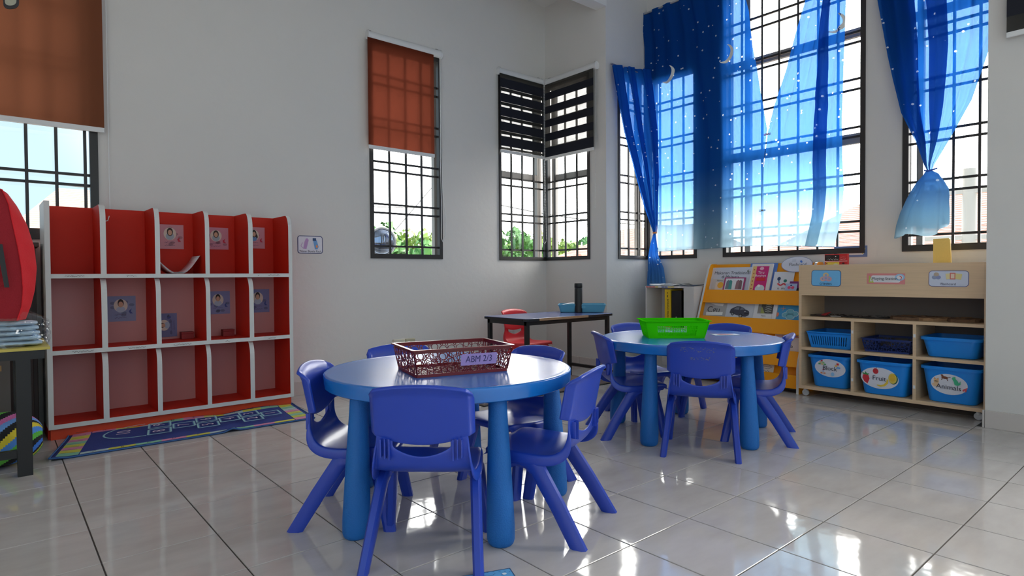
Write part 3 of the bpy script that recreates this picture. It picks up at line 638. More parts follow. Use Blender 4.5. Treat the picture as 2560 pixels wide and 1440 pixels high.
def name_card(label, u0, u1, z0, z1, bg, kind, lines=(), rot=False):
    t = thing('name_card', label, 'name card', cw((u0+u1)/2, CDP-0.0135, z0), CR, 'name cards in the cubby shelf'); w = u1-u0; h = z1-z0
    MB().box((-w/2, -0.0008, 0), (w/2, 0, h)).build('card_sheet', colmat(bg), t)
    M0 = lambda u, v, q: (u, -0.0008-q, v)
    if rot: M = lambda u, v, q: (-(v-w/2), -0.0008-q, h/2+u); ww, hh = h, w
    else: M = M0; ww, hh = w, h
    p = Print(M)
    rn = random.Random(int(u0*1000))
    dk = tuple(int(c*0.82) for c in bg)
    for _ in range(7): p.ell(rn.uniform(-ww*0.4, ww*0.4), hh*rn.uniform(0.1, 0.9), ww*0.09, hh*0.06, dk, 10, False)
    p.ell(0, hh*0.62, ww*0.23, hh*0.26, (226, 214, 200))
    if kind == 'scarf': p.ell(0, hh*0.52, ww*0.15, hh*0.15, (170, 186, 196)); p.ell(0, hh*0.70, ww*0.11, hh*0.17, HAIR)
    elif kind == 'long': p.ell(0.0, hh*0.55, ww*0.17, hh*0.17, HAIR); p.ell(0, hh*0.45, ww*0.13, hh*0.11, (110, 150, 200)); p.ell(0, hh*0.70, ww*0.11, hh*0.18, HAIR)
    else: p.ell(0, hh*0.47, ww*0.15, hh*0.12, (180, 196, 214)); p.ell(0, hh*0.72, ww*0.10, hh*0.16, HAIR)
    p.ell(0, hh*0.67, ww*0.075, hh*0.115, SKIN)
    acc = (200, 40, 70) if kind in ('scarf', 'long') else (70, 84, 150)
    p.poly([(ww*0.26, hh*0.40), (ww*0.36, hh*0.50), (ww*0.33, hh*0.38), (ww*0.40, hh*0.30), (ww*0.30, hh*0.30)], acc)
    for k, s in enumerate(lines):
        if s: p.text(s, 0, hh*(0.27-0.13*k), hh*0.13, (110, 70, 90) if kind != 'boy' else (60, 60, 110), sx=1.0)
        else: p.scrib(-ww*0.2, ww*0.2, hh*(0.27-0.13*k), hh*0.06, (100, 80, 110), k+3)
    p.build(t)
CO = lambda x: x-CX-0.004
name_card('pink name card with a child in a grey headscarf, third upper compartment', 0.583, 0.742, 1.072, 1.228, (206, 150, 160), 'scarf', ('', ''))
name_card('pink name card with a dark haired child, fourth upper compartment', 0.860, 1.018, 1.075, 1.222, (206, 140, 160), 'scarf', ('', ''))
name_card('pink name card with a long haired child, last upper compartment', 1.115, 1.262, 1.088, 1.236, (206, 145, 160), 'long', ('', ''))
name_card('blue name card with a boy, second compartment of the middle row', 0.305, 0.465, 0.619, 0.775, (138, 148, 186), 'boy', ('', ''))
name_card('blue name card stuck sideways low in the middle of the cubby shelf', 0.574, 0.694, 0.505, 0.657, (120, 124, 170), 'boy', ('', ''), True)
name_card('blue name card with a boy, fourth compartment of the middle row', 0.868, 1.022, 0.638, 0.792, (138, 144, 190), 'boy', ('',))
name_card('blue name card with a boy, last compartment of the middle row', 1.125, 1.288, 0.637, 0.800, (130, 134, 182), 'boy', ('', ''))
for lab, u in (('small dark red box in the middle compartment of the cubby shelf', 0.735), ('small dark red box in the fourth middle compartment of the cubby shelf', 0.985)):
    t = thing('small_box', lab, 'box', cw(u, 0.215, Zm+BT/2), CR, 'small red boxes in the cubby shelf')
    MB().box((-0.036, -0.025, 0), (0.036, 0.025, 0.034)).build('box_body', mat('dark_red_card', (140, 24, 26), 0.5), t, bevel=0.002); MB().box((-0.037, -0.026, 0.034), (0.037, 0.026, 0.046)).build('lid', MATS['dark_red_card'], t, bevel=0.002)
t = thing('paper_stack', 'curled stack of white papers in the upper middle compartment', 'papers', cw(0.55, 0.04, Zu+BT/2), CR)
for k in range(5):
    def cur(u, v, k=k):
        x = u*0.23; s = 0.0008*k
        z = 0.003+s + (0.100*max(0, (u-0.60)/0.40)**1.5 if u > 0.60 else 0) + (0.070*max(0, (0.34-u)/0.34)**1.3 if u < 0.34 else 0)
        return (0.004+x*(0.96+0.008*k), 0.02+v*0.18, z+0.0009*k*(1+u))
    MB().grid(cur, 20, 2).build('sheet', PAPER if k != 4 else colmat((222, 196, 204)), t, smooth=60, solid=0.0006)

# wall sign, sockets, mirror
def rcard(name, label, cat, M, w, h, bg, border=None, r=0.015, group=None, bw=0.004, parent=None, pname='sign_board'):
    t = parent or thing(name, label, cat, M(0, 0, 0), group=group); o = Vector(t.location) if not parent else Vector((0, 0, 0))
    ML = lambda u, v, q: tuple(Vector(M(u, v, q))-o)
    poly = rrect(-w/2, -h/2, w/2, h/2, r) if r else [(-w/2, -h/2), (w/2, -h/2), (w/2, h/2), (-w/2, h/2)]
    MB().prism(poly, ML, 0.0003, 0.0022).build(pname, colmat(border or bg), t)
    p = Print(ML, 0.0022)
    if border: p.poly(rrect(-w/2+bw, -h/2+bw, w/2-bw, h/2-bw, max(0.002, r-bw)), bg)
    return t, p
t, p = rcard('wall_sign', 'small rounded white bottle rack sign with purple and blue bottles on the back wall', 'sign', MY(1.915, YA, 1.128), 0.195, 0.135, (222, 222, 232), (70, 80, 120), 0.02, bw=0.006)
p.poly([(-0.055, -0.03), (-0.03, -0.033), (-0.012, 0.035), (-0.022, 0.048), (-0.034, 0.045), (-0.045, 0.02)], (186, 150, 200)); p.line([(-0.06, 0.015), (-0.072, -0.01), (-0.055, -0.028)], 0.004, (186, 150, 200))
p.poly([(0.022, 0.03), (0.05, 0.035), (0.064, -0.015), (0.055, -0.034), (0.035, -0.034)], (110, 160, 214)); p.rect(0.018, 0.030, 0.045, 0.050, (50, 80, 120)); p.ell(0.05, -0.012, 0.008, 0.012, (230, 150, 90), 10)
p.text('Water Bottle Rack', 0, -0.050, 0.0225, (40, 44, 60)); p.build(t)
for lab, x0, x1, z1, m in (('cream double wall socket low on the back wall', 2.603, 2.710, 0.36, mat('cream_plastic', (214, 208, 190), 0.5)), ('beige socket box right of the cream socket low on the back wall', 2.718, 2.806, 0.358, mat('beige_plastic', (186, 178, 150), 0.5))):
    t = thing('wall_socket', lab, 'socket', ((x0+x1)/2, YA, z1-0.09)); w = (x1-x0)/2
    MB().box((-w, -0.03, 0), (w, 0, 0.09)).build('socket_box', m, t, bevel=0.004)
    MB().box((-w*0.7, -0.034, 0.045), (-w*0.2, -0.03, 0.07)).build('switch', WHITEP, t, bevel=0.001)
    MB().lathe([(0.004, 0), (0.004, 0.001)], (w*0.3, -0.031, 0.03), 8, 'y').build('socket_hole', BLACKM, t)
t = thing('convex_mirror', 'round convex mirror with a white rim hanging outside the narrow window', 'mirror', (2.605, YA+0.16, 1.178), 0, rot=(math.radians(4), 0, math.radians(-8)))
MB().lathe([(0.002, -0.030), (0.05, -0.026), (0.09, -0.015), (0.112, 0)], (0, 0, 0), 40, 'y').build('mirror_glass', mat('mirror_glass', (150, 165, 190), 0.04, metal=1.0), t, smooth=80)
mb = MB(); Ls = []
for k in range(9):
    a = 2*PI*k/8; Ls.append([((0.118+0.010*math.cos(a))*math.cos(2*PI*i/40), 0.012*math.sin(a), (0.118+0.010*math.cos(a))*math.sin(2*PI*i/40)) for i in range(40)])
mb.loops(Ls, (False, False)).build('rim', WHITEP, t, smooth=60)
MB().tube([(0, 0.02, 0), (0, 0.06, -0.1)], 0.012, 8).build('mounting_arm', ALU, t)

# dark cabinet between cubby and table
t = thing('low_cabinet', 'dark brown low cabinet below the wide window, left of the cubby shelf', 'cabinet', (-0.45, 1.66, 0))
DK = mat('dark_brown_laminate', (58, 38, 34), 0.5)
MB().box((-0.8, 0, 0), (0.72, 0.22, 1.06)).build('cabinet_body', DK, t, bevel=0.003); MB().box((-0.82, -0.01, 1.06), (0.735, 0.225, 1.085)).build('cabinet_top', mat('cabinet_top', (74, 52, 46), 0.5), t, bevel=0.003)
for x in (-0.79, -0.03): 
    d = MB().box((x, -0.016, 0.03), (x+0.73, 0, 1.04)).build('door', DK, t, bevel=0.003)
    MB().box((x+(0.66 if x < -0.5 else 0.05), -0.03, 0.5), (x+(0.675 if x < -0.5 else 0.065), -0.016, 0.62)).build('handle', ALU, d, bevel=0.003)
# hopscotch rug
RC = [Vector((0.279, 1.09, 0)), Vector((1.60, 1.089, 0)), Vector((1.655, 1.60, 0)), Vector((0.40, 1.60, 0))]
RGW, RGH = 1.35, 0.52
def rugM(u, v, h):
    a, b = u/RGW, v/RGH; p = RC[0].lerp(RC[1], a).lerp(RC[3].lerp(RC[2], a), b)
    e = max(0, b-0.72)/0.28; z = 0.006+h+0.018*e*e*abs(math.sin(a*9+0.6))+(0.015*math.sin(max(0, min(1, (a-0.6)/0.07))*PI) if b < 0.06 else 0)
    if a < 0.06: z += 0.01*(1-a/0.06)*(1-b)
    return (p.x, p.y+0.012*math.sin(a*7)*b, z)
t = thing('hopscotch_rug', 'long blue hopscotch rug with numbered squares in front of the cubby shelf', 'rug', (0.95, 1.34, 0)); oR_ = Vector(t.location)
rM = lambda u, v, h: tuple(Vector(rugM(u, v, h))-oR_)
RB = mat('rug_blue', (44, 62, 138), 0.95, noise=0.12, nscale=60, bump=0.3, bscale=400)
MB().grid(lambda u, v: rM(u*RGW, v*RGH, 0), 54, 18).build('rug_pile', RB, t, smooth=70, solid=0.005, off=-1)
mb = MB()
for a, b in (((0, 0), (RGW, 0)), ((RGW, 0), (RGW, RGH)), ((0, RGH), (RGW, RGH)), ((0, 0), (0, RGH))):
    mb.tube([rM(a[0]+(b[0]-a[0])*k/30, a[1]+(b[1]-a[1])*k/30, 0.0) for k in range(31)], 0.004, 6)
mb.build('rug_binding', mat('rug_binding', (52, 96, 150), 0.9), t, smooth=60)
p = Print(rM, 0.0016)
YE_, PK, GR, WH = (206, 206, 84), (214, 140, 176), (134, 196, 168), (176, 200, 206)
def seg(x0, y0, x1, y1, c):
    n = max(1, int(max(x1-x0, y1-y0)/0.035)); 
    for k in range(n):
        if x1-x0 > y1-y0: p.rect(x0+(x1-x0)*k/n, y0, x0+(x1-x0)*(k+1)/n, y1, c, False)
        else: p.rect(x0, y0+(y1-y0)*k/n, x1, y0+(y1-y0)*(k+1)/n, c, False)
n = 9; cs = [WH, YE_, GR, PK, YE_, WH, GR, PK, YE_]
for k in range(n):
    x0 = 0.12+(RGW-0.24)*k/n; x1 = 0.12+(RGW-0.24)*(k+1)/n
    seg(x0, 0.022, x1, 0.060, cs[k]); seg(x0, RGH-0.060, x1, RGH-0.022, cs[(k+3) % n])
for k in range(8):
    y0 = 0.022+(RGH-0.044)*k/8; y1 = 0.022+(RGH-0.044)*(k+1)/8
    seg(0.022, y0, 0.115, y1, [GR, YE_, PK, YE_, GR, PK, YE_, PK][k]); seg(RGW-0.115, y0, RGW-0.022, y1, [PK, YE_, GR, YE_, PK, WH, GR, YE_][k])
for k in range(n):
    x = 0.12+(RGW-0.24)*(k+0.5)/n
    for y in (0.041, RGH-0.041): p.text('ABCDEFGHI'[k], x, y, 0.03, (36, 40, 60))
for k in range(8):
    y = 0.022+(RGH-0.044)*(k+0.5)/8
    for x in (0.068, RGW-0.068): p.line([(x-0.03, y), (x+0.03, y)], 0.005, (60, 90, 60))
LN = (150, 200, 210)
def sq(cx, cy, w, h, s):
    x0, x1, y0, y1 = cx-w/2, cx+w/2, cy-h/2, cy+h/2
    p.line([(x0, y0), (x1, y0), (x1, y1), (x0, y1), (x0, y0)], 0.010, LN); p.line([(x0+.008, y0+.008), (x1-.008, y0+.008), (x1-.008, y1-.008), (x0+.008, y1-.008), (x0+.008, y0+.008)], 0.003, (90, 130, 190))
    p.text(s, cx, cy, h*0.75, (206, 190, 214), rot=PI/2)
m = RGH/2
for cx, cy, s in ((1.13, m, '1'), (1.00, m-0.075, '2'), (1.00, m+0.075, '3'), (0.87, m, '4'), (0.74, m-0.075, '5'), (0.74, m+0.075, '6'), (0.61, m, '7'), (0.48, m-0.075, '8'), (0.48, m+0.075, '9')):
    sq(cx, cy, 0.115, 0.125, s)
p.line([(0.415, m-0.15)]+[(0.40-0.20*math.sin(a), m-0.15*math.cos(a)) for a in [PI*k/16 for k in range(17)]], 0.010, LN); p.text('10', 0.30, m, 0.10, (206, 190, 214), rot=PI/2)
p.build(t)

# ------------------------------------------------------------------ moulded children's chairs
def make_chair(name, label, M, ML, grp):
    t = thing(name, label, 'chair', group=grp)
    PF = [(0.176, 0.262, 0.135), (0.182, 0.276, 0.142), (0.172, 0.287, 0.150), (0.13, 0.289, 0.156), (0.07, 0.284, 0.160), (0.0, 0.280, 0.162), (-0.05, 0.281, 0.160), (-0.085, 0.288, 0.156), (-0.110, 0.308, 0.150),
          (-0.122, 0.335, 0.145), (-0.127, 0.358, 0.141), (-0.128, 0.385, 0.139), (-0.129, 0.410, 0.137), (-0.131, 0.440, 0.134)]
    n = len(PF)-1
    V = [-1.06, -1.03, -1, -0.92, -0.80, -0.62, -0.52, -0.40, -0.2, 0, 0.2, 0.40, 0.52, 0.62, 0.80, 0.92, 1, 1.03, 1.06]
    def prof(i):
        a, b = PF[max(i-1, 0)], PF[min(i+1, n)]; tx, tz = b[0]-a[0], b[1]-a[1]; L = math.hypot(tx, tz); return PF[i], (-tz/L, tx/L)   # normal points to the underside / rear
    vs = []
    for i in range(n+1):
        (f, z, w), (nx, nz) = prof(i)
        if nz > 0 and i < 9: nx, nz = -nx, -nz
        if i >= 9: nx, nz = -1, -0.1
        for v in V:
            s = 1 if v > 0 else -1; av = abs(v); d = 0.0; y = v*w
            if av > 1: d = (0.034 if i < 9 else 0.034*max(0.0, (11-i)/3*0.8))*(av-1)/0.06; y = s*w*(1+0.010*(av-1)/0.06)
            dish = 0.006*(1-min(1, av)**2) if 3 <= i <= 8 else 0.0
            curve = 0.012*(1-min(1, av)**2) if i >= 8 else 0.0
            zo = (-0.014+0.030*(av/0.62)**2) if i == 10 and av <= 0.62 else 0.0
            vs.append((f+nx*(d+dish)-curve, y, z+zo+nz*(d+dish)))
    m = len(V); fs = []
    for i in range(n):
        for j in range(m-1):
            if i in (10, 11) and 5 <= j <= 12: continue
            if i == 12 and 6 <= j <= 11: continue
            fs.append((i*m+j, i*m+j+1, (i+1)*m+j+1, (i+1)*m+j))
    o = MB().add(vs, fs).build('seat', M, t, smooth=70, solid=0.007, off=0, sub=0); mm = o.modifiers.new('smooth', 'SUBSURF'); mm.levels = 1; mm.render_levels = 2
    def bk(u, v):
        y = (u*2-1); a = abs(y); zb = 0.410-0.030*(1-y*y); zt = 0.547+0.018*(1-y**2)-(0.012*max(0, (a-0.86)/0.14)**2); z = zb+(zt-zb)*v
        f = -0.139-(z-0.40)*0.20+0.018*y*y + (0.022*max(0, (a-0.9)/0.1)) - (0.016*max(0, (v-0.88)/0.12)**1.5)
        return (f, y*0.155, z)
    b = MB().grid(bk, 20, 10).build('backrest', M, t, smooth=70, solid=0.013, off=0, bevel=0.004)
    for s in (-1, 1):
        for k in range(3): MB().box((-0.147, s*(0.096+0.013*k)-0.0020, 0.335+0.004*k), (-0.128, s*(0.096+0.013*k)+0.0020, 0.398)).build('back_rib', M, t)
    def leg(pts, s):
        mb = MB(); Ls = []
        for i, (x, y, z, w, d) in enumerate(pts):
            a = pts[max(i-1, 0)]; c = pts[min(i+1, len(pts)-1)]; tx, tz = c[0]-a[0], c[2]-a[2]; L = math.hypot(tx, tz); nx, nz = tz/L, -tx/L
            if i == len(pts)-1: nx, nz = -1, 0
            Ls.append([(x+nx*w/2*qa, y*s+d/2*qb, z+nz*w/2*qa) for qa, qb in ((1, 0.55), (0.55, 1), (-0.55, 1), (-1, 0.55), (-1, -0.55), (-0.55, -1), (0.55, -1), (1, -0.55))])
        mb.loops(Ls); return mb.build('leg', ML, t, smooth=35)
    for s in (1, -1):
        leg([(0.060, 0.142, 0.258, 0.044, 0.036), (0.015, 0.146, 0.254, 0.048, 0.036), (-0.022, 0.150, 0.232, 0.054, 0.034), (-0.095, 0.160, 0.125, 0.050, 0.032), (-0.172, 0.172, 0.0, 0.056, 0.030)], s)
        leg([(-0.005, 0.141, 0.259, 0.040, 0.036), (0.07, 0.144, 0.258, 0.048, 0.036), (0.106, 0.148, 0.234, 0.052, 0.034), (0.134, 0.158, 0.12, 0.044, 0.032), (0.158, 0.170, 0.0, 0.042, 0.029)], s)
    return t
G1 = 'blue chairs around the front round table'; G2 = 'blue chairs around the rear round table'
ch0 = make_chair('child_chair', 'blue child chair nearest the camera, its back to us at the front table', CHBLUE, CHLEG, G1)
R_ = math.radians
spots = [(1.150, -0.931, 47, G1, 'blue child chair nearest the camera, its back to us at the front table'),
         (1.118, -0.478, -41, G1, 'blue child chair at the left end of the front round table'),
         (1.599, -1.014, 114, G1, 'blue child chair seen half from behind at the right of the front table'),
         (1.793, -0.600, 183, G1, 'blue child chair behind the front table, its back right of the maroon basket'),
         (1.500, -0.240, 262, G1, 'blue child chair behind the front table, its back left of the maroon basket'),
         (2.795, -0.880, 30, G2, 'blue child chair with old tape marks on its back at the rear table'),
         (2.808, -0.396, -34, G2, 'blue child chair at the left side of the rear round table'),
         (3.240, -0.940, 117, G2, 'blue child chair at the right side of the rear round table'),
         (3.226, -0.196, 250, G2, 'blue child chair behind the rear table, left of the green basket'),
         (3.501, -0.553, 188, G2, 'blue child chair behind the rear table, right of the green basket')]
chairs = []
for k, (x, y, a, gname, lab) in enumerate(spots):
    c = ch0 if k == 0 else copy_tree(ch0)
    c.location = (x, y, 0); c.rotation_euler = (0, 0, R_(a)); c['label'] = lab; c['group'] = gname; chairs.append(c)
# tape residue on the rear chair's back
mb = MB()
rn = random.Random(4)
for k in range(90):
    y, z = rn.uniform(-0.07, 0.09), rn.uniform(0.510, 0.534)
    if k > 60: y, z = rn.uniform(-0.045, 0.045), rn.uniform(0.472, 0.487)
    f = -0.139-(z-0.40)*0.20+0.018*(y/0.155)**2-0.0085; s = rn.uniform(0.002, 0.005); mb.add([(f, y-s, z), (f, y, z-s*0.5), (f, y+s, z), (f, y, z+s*0.5)], [(0, 1, 2, 3)])
tag(mb.build('tape_residue', mat('tape_residue', (96, 104, 150), 0.8), chairs[5]), kind='stuff')
rc = make_chair('child_chair', 'red child chair behind the low desk', RED, mat('red_leg_plastic', (204, 40, 50), 0.4), None)
rc.location = (3.739, 1.50, 0); rc.rotation_euler = (0, 0, R_(-84)); rc.scale = (1.02, 1.02, 1.02)

# ------------------------------------------------------------------ round tables
TZ = 0.530
def round_table(label, cx, cy, r, ph):
    t = thing('round_table', label, 'table', (cx, cy, 0), group='round blue play tables')
    MB().lathe([(0.02, TZ-0.053+0.02), (r-0.03, TZ-0.053+0.02), (r-0.03, TZ-0.053), (r-0.008, TZ-0.053), (r, TZ-0.048), (r+0.003, TZ-0.009), (r+0.002, TZ-0.004), (r-0.002, TZ-0.001), (r-0.008, TZ), (r-0.016, TZ-0.001), (r-0.030, TZ-0.0015), (0.02, TZ-0.0015)], n=96).build('tabletop', TBLUE, t, smooth=40)
    for k in range(5):
        a = ph+k*2*PI/5; L = []
        for z, rr in ((0.0, 0.036), (0.006, 0.042), (0.018, 0.046), (0.06, 0.047), (0.25, 0.040), (0.42, 0.032), (TZ-0.034, 0.030)):
            q = 0.424-0.02*(z/TZ); L.append([(q*math.cos(a)+rr*math.cos(2*PI*i/28), q*math.sin(a)+rr*math.sin(2*PI*i/28), z) for i in range(28)])
        MB().loops(L).build('leg', TLEG, t, smooth=50)
    return t
t1 = round_table('round blue play table in front, with the maroon basket on it', 1.437, -0.629, 0.468, R_(186.2))
t2 = round_table('round blue play table behind, with the green basket on it', 3.09, -0.620, 0.490, R_(112.5))

# ------------------------------------------------------------------ perforated baskets
def pack(w, h, rmin, rmax, seed, pad=0.0015, tries=2600):
    rn = random.Random(seed); C = []
    for k in range(tries):
        r = rmax-(rmax-rmin)*min(1, k/tries*1.6)**0.6; x, y = rn.uniform(r*0.35, w-r*0.35), rn.uniform(r*0.5, h-r*0.5)
        if all((x-a)**2+(y-b)**2 >= (r+c-pad)**2 for a, b, c in C): C.append((x, y, r))
    return C
def ring_basket(name, label, M, w, d, h, loc, rz, rmin, rmax, seed, group=None, handle=False, floor_holes=True):
    t = thing(name, label, 'basket', loc, rz, group); tp = 0.014; th = 0.0025; bw = 0.0046
    def side(M2, L, nm, sd):
        mb = MB(); C = pack(L, h-0.020, rmin, rmax, sd)
        def cl(v, a, b): return max(a, min(b, v))
        for x, y, r in C:
            n = 14
            hole = handle and abs(x-L/2) < L*0.13 and y > (h-0.02)*0.62
            if hole: continue
            o_ = [(cl(x+r*math.cos(2*PI*k/n), 0, L), cl(y+r*math.sin(2*PI*k/n), 0, h-0.020)) for k in range(n)]; i_ = [(cl(x+(r-bw*0.62)*math.cos(2*PI*k/n), 0, L), cl(y+(r-bw*0.62)*math.sin(2*PI*k/n), 0, h-0.020)) for k in range(n)]
            vs = [M2(*q, 0) for q in o_]+[M2(*q, 0) for q in i_]+[M2(*q, th) for q in o_]+[M2(*q, th) for q in i_]
            fs = []
            for k in range(n):
                j = (k+1) % n; fs += [(k, j, n+j, n+k), (2*n+k, 3*n+k, 3*n+j, 2*n+j), (k, 2*n+k, 2*n+j, j), (n+k, n+j, 3*n+j, 3*n+k)]
            mb.add(vs, fs)
        for e in (0, L-0.004):
            mb.add([M2(e, 0, 0), M2(e+0.004, 0, 0), M2(e+0.004, h-0.02, 0), M2(e, h-0.02, 0), M2(e, 0, th), M2(e+0.004, 0, th), M2(e+0.004, h-0.02, th), M2(e, h-0.02, th)], [(0, 3, 2, 1), (4, 5, 6, 7), (0, 1, 5, 4), (2, 3, 7, 6), (1, 2, 6, 5), (3, 0, 4, 7)])
        tag(mb.build(nm, M, t), kind='stuff')
    W2, D2 = w/2-tp, d/2-tp; q = lambda v: tp*v/(h-0.02)
    z0 = 0.008
    side(lambda u, v, e: (-W2-q(v)+u*(1+2*q(v)/(2*W2)), -D2-q(v)+e, z0+v), 2*W2, 'lattice_side', seed)
    side(lambda u, v, e: (W2+q(v)-u*(1+2*q(v)/(2*W2)), D2+q(v)-e, z0+v), 2*W2, 'lattice_side', seed+1)
    side(lambda u, v, e: (-W2-q(v)+e, D2+q(v)-u*(1+2*q(v)/(2*D2)), z0+v), 2*D2, 'lattice_side', seed+2)
    side(lambda u, v, e: (W2+q(v)-e, -D2-q(v)+u*(1+2*q(v)/(2*D2)), z0+v), 2*D2, 'lattice_side', seed+3)
    def frame(za, zb, wo, do, wi, di, nm, wo2=None, do2=None):
        wo2 = wo2 or wo; do2 = do2 or do
        R1 = lambda a, b, z: [(x, y, z) for x, y in rrect(-a, -b, a, b, 0.010, 4)]
        MB().loops([R1(wi, di, za), R1(wo, do, za), R1(wo2, do2, zb), R1(wi+(wo2-wo), di+(do2-do), zb), R1(wi, di, za)], (False, False)).build(nm, M, t, smooth=30)
    frame(0.0, 0.011, W2+0.001, D2+0.001, W2-0.006, D2-0.006, 'base_frame')
    frame(h-0.014, h-0.004, W2+tp-0.001, D2+tp-0.001, W2+tp-0.004, D2+tp-0.004, 'upper_band')
    frame(h-0.0045, h, W2+tp+0.008, D2+tp+0.008, W2+tp-0.004, D2+tp-0.004, 'rim')
    mb = MB(); rn = random.Random(seed+9)
    if floor_holes:
        C = pack(2*W2-0.012, 2*D2-0.012, rmin, rmax, seed+5); n = 12
        for x, y, r in C:
            x -= W2-0.006; y -= D2-0.006; vs = []
            for rr, z in ((r, 0.001), (r-bw*0.7, 0.001), (r, 0.004), (r-bw*0.7, 0.004)): vs += [(x+rr*math.cos(2*PI*k/n), y+rr*math.sin(2*PI*k/n), z) for k in range(n)]
            fs = []
            for k in range(n):
                j = (k+1) % n; fs += [(k, j, n+j, n+k), (2*n+k, 3*n+k, 3*n+j, 2*n+j), (k, 2*n+k, 2*n+j, j), (n+k, n+j, 3*n+j, 3*n+k)]
            mb.add(vs, fs)
        tag(mb.build('lattice_base', M, t), kind='stuff')
    return t
BZ = TZ-0.001
mba = math.radians(-14.7)
bk = ring_basket('lattice_basket', 'maroon ring lattice basket on the front round table', MAROON, 0.378, 0.272, 0.099, (1.405, -0.692, BZ), mba, 0.0055, 0.0165, 5)
p = Print(lambda u, v, h: (0.055+u, -0.122-(v+0.043)*0.20-h, 0.054+v+0.0), 0.003)
p.poly(rrect(-0.070, -0.021, 0.070, 0.021, 0.004), (172, 146, 200)); p.text('ABM 2/3', 0, 0, 0.034, (54, 44, 92), sx=0.86); p.build(bk)

def grid_tub(name, label, cat, M, w, d, h, loc, rz, taper, rim, holes, group=None, solidw=0.0022, r=0.03):
    t = thing(name, label, cat, loc, rz, group); nrow = 44; per = 0
    base = rrect(-w/2+taper, -d/2+taper, w/2-taper, d/2-taper, r, 6); top = rrect(-w/2, -d/2, w/2, d/2, r, 6)
    # resample the outlines so that the long sides carry fine cells
    def resample(P, n):
        L = [0]; Q = P+[P[0]]
        for a, b in zip(Q, Q[1:]): L.append(L[-1]+math.hypot(b[0]-a[0], b[1]-a[1]))
        out = []; j = 0
        for k in range(n):
            s = L[-1]*k/n
            while L[j+1] < s: j += 1
            f = (s-L[j])/(L[j+1]-L[j] or 1); out.append((Q[j][0]+(Q[j+1][0]-Q[j][0])*f, Q[j][1]+(Q[j+1][1]-Q[j][1])*f))
        return out
    return t, base, top
def tub(name, label, cat, M, w, d, h, loc, rz=0, taper=0.02, rimw=0.010, rimh=0.012, r=0.035, group=None, th=0.003):
    t = thing(name, label, cat, loc, rz, group)
    L = lambda a, z: [(x, y, z) for x, y in rrect(-w/2+a, -d/2+a, w/2-a, d/2-a, max(0.006, r-a*0.3), 6)]
    MB().loops([L(taper+0.012, 0.0), L(taper+0.003, 0.003), L(taper, 0.012), L(0.012*0+0.0, h-rimh), L(0.0, h-0.003), L(th, h-0.003), L(taper+th, 0.014), L(taper+th+0.01, 0.006)]).build('tub_body', M, t, smooth=40)
    MB().loops([L(0.0, h-rimh), L(-rimw, h-rimh-0.002), L(-rimw-0.001, h-0.004), L(-rimw+0.002, h), L(th, h), L(th, h-0.003)], (False, False)).build('rim', M, t, smooth=35)
    return t
# green basket: four walls whose lower middle is an open grid
def green_basket(loc, rz):
    w, d, h, tp = 0.345, 0.235, 0.098, 0.022
    t = thing('mesh_basket', 'lime green mesh basket on the rear round table', 'basket', loc, rz)
    M = GREEN
    def side(A, B, n, rows, z0, z1, nm):   # A,B : functions z-> corner
        cols = 2*n+1; hs = []; 
        x0f, x1f = 0.17, 0.83
        us = [0, 0.04, x0f*0.6] + [x0f+(x1f-x0f)*(k//2+(0.28 if k % 2 else 0))/n for k in range(2*n)] + [x1f+0.28/n*(x1f-x0f), 0.96, 1.0]
        vs_ = [0, 0.10]+[0.12+(0.60)*(k//2+(0.28 if k % 2 else 0))/rows for k in range(2*rows)]+[0.12+0.60+0.02, 0.9, 1.0]
        V = []
        for v in vs_:
            z = z0+(z1-z0)*v; a, b = Vector(A(v)), Vector(B(v))
            for u in us: q = a.lerp(b, u); V.append((q.x, q.y, z))
        m = len(us); fs = []
        for j in range(len(vs_)-1):
            for i in range(m-1):
                if 3 <= i < 3+2*n and (i-3) % 2 == 1 and 2 <= j < 2+2*rows and (j-2) % 2 == 1: continue
                fs.append((j*m+i, j*m+i+1, (j+1)*m+i+1, (j+1)*m+i))
        MB().add(V, fs).build(nm, M, t, solid=0.002, off=0)
    c = [(-1, -1), (1, -1), (1, 1), (-1, 1)]
    def corner(k):
        sx, sy = c[k]; return lambda v: (sx*(w/2-tp*(1-v)), sy*(d/2-tp*(1-v)), 0)
    for k, n in ((0, 24), (1, 13), (2, 24), (3, 13)): side(corner(k), corner((k+1) % 4), n, 6, 0.002, h-0.004, 'mesh_side')
    for k in range(4):
        a0, a1 = corner(k)(0), corner(k)(1); MB().tube([(a0[0], a0[1], 0.003), (a1[0], a1[1], h-0.004)], 0.004, 8).build('corner_post', M, t, smooth=60)
    mb = MB()
    for k in range(21):
        x = -w/2+tp+(w-2*tp)*k/20; mb.box((x-0.0015, -d/2+tp, 0), (x+0.0015, d/2-tp, 0.003))
    for k in range(13):
        y = -d/2+tp+(d-2*tp)*k/12; mb.box((-w/2+tp, y-0.0015, 0), (w/2-tp, y+0.0015, 0.0028))
    tag(mb.build('mesh_base', M, t), kind='stuff')
    L = lambda a, z: [(x, y, z) for x, y in rrect(-w/2-a, -d/2-a, w/2+a, d/2+a, 0.016, 5)]
    MB().loops([L(-0.003, h-0.012), L(0.001, h-0.012), L(0.003, h-0.004), L(0.014, h-0.003), L(0.015, h), L(-0.003, h), L(-0.003, h-0.012)], (False, False)).build('rim', M, t, smooth=35)
    return t
gb = green_basket((3.035, -0.545, BZ), R_(-43.5))
t = thing('paper_sheet', 'pink and white picture sheet on the rear round table, right of the green basket', 'paper', (3.345, -0.690, BZ+0.0005), R_(-38))
MB().box((-0.075, -0.045, 0), (0.075, 0.045, 0.0008)).build('sheet', PAPER, t)
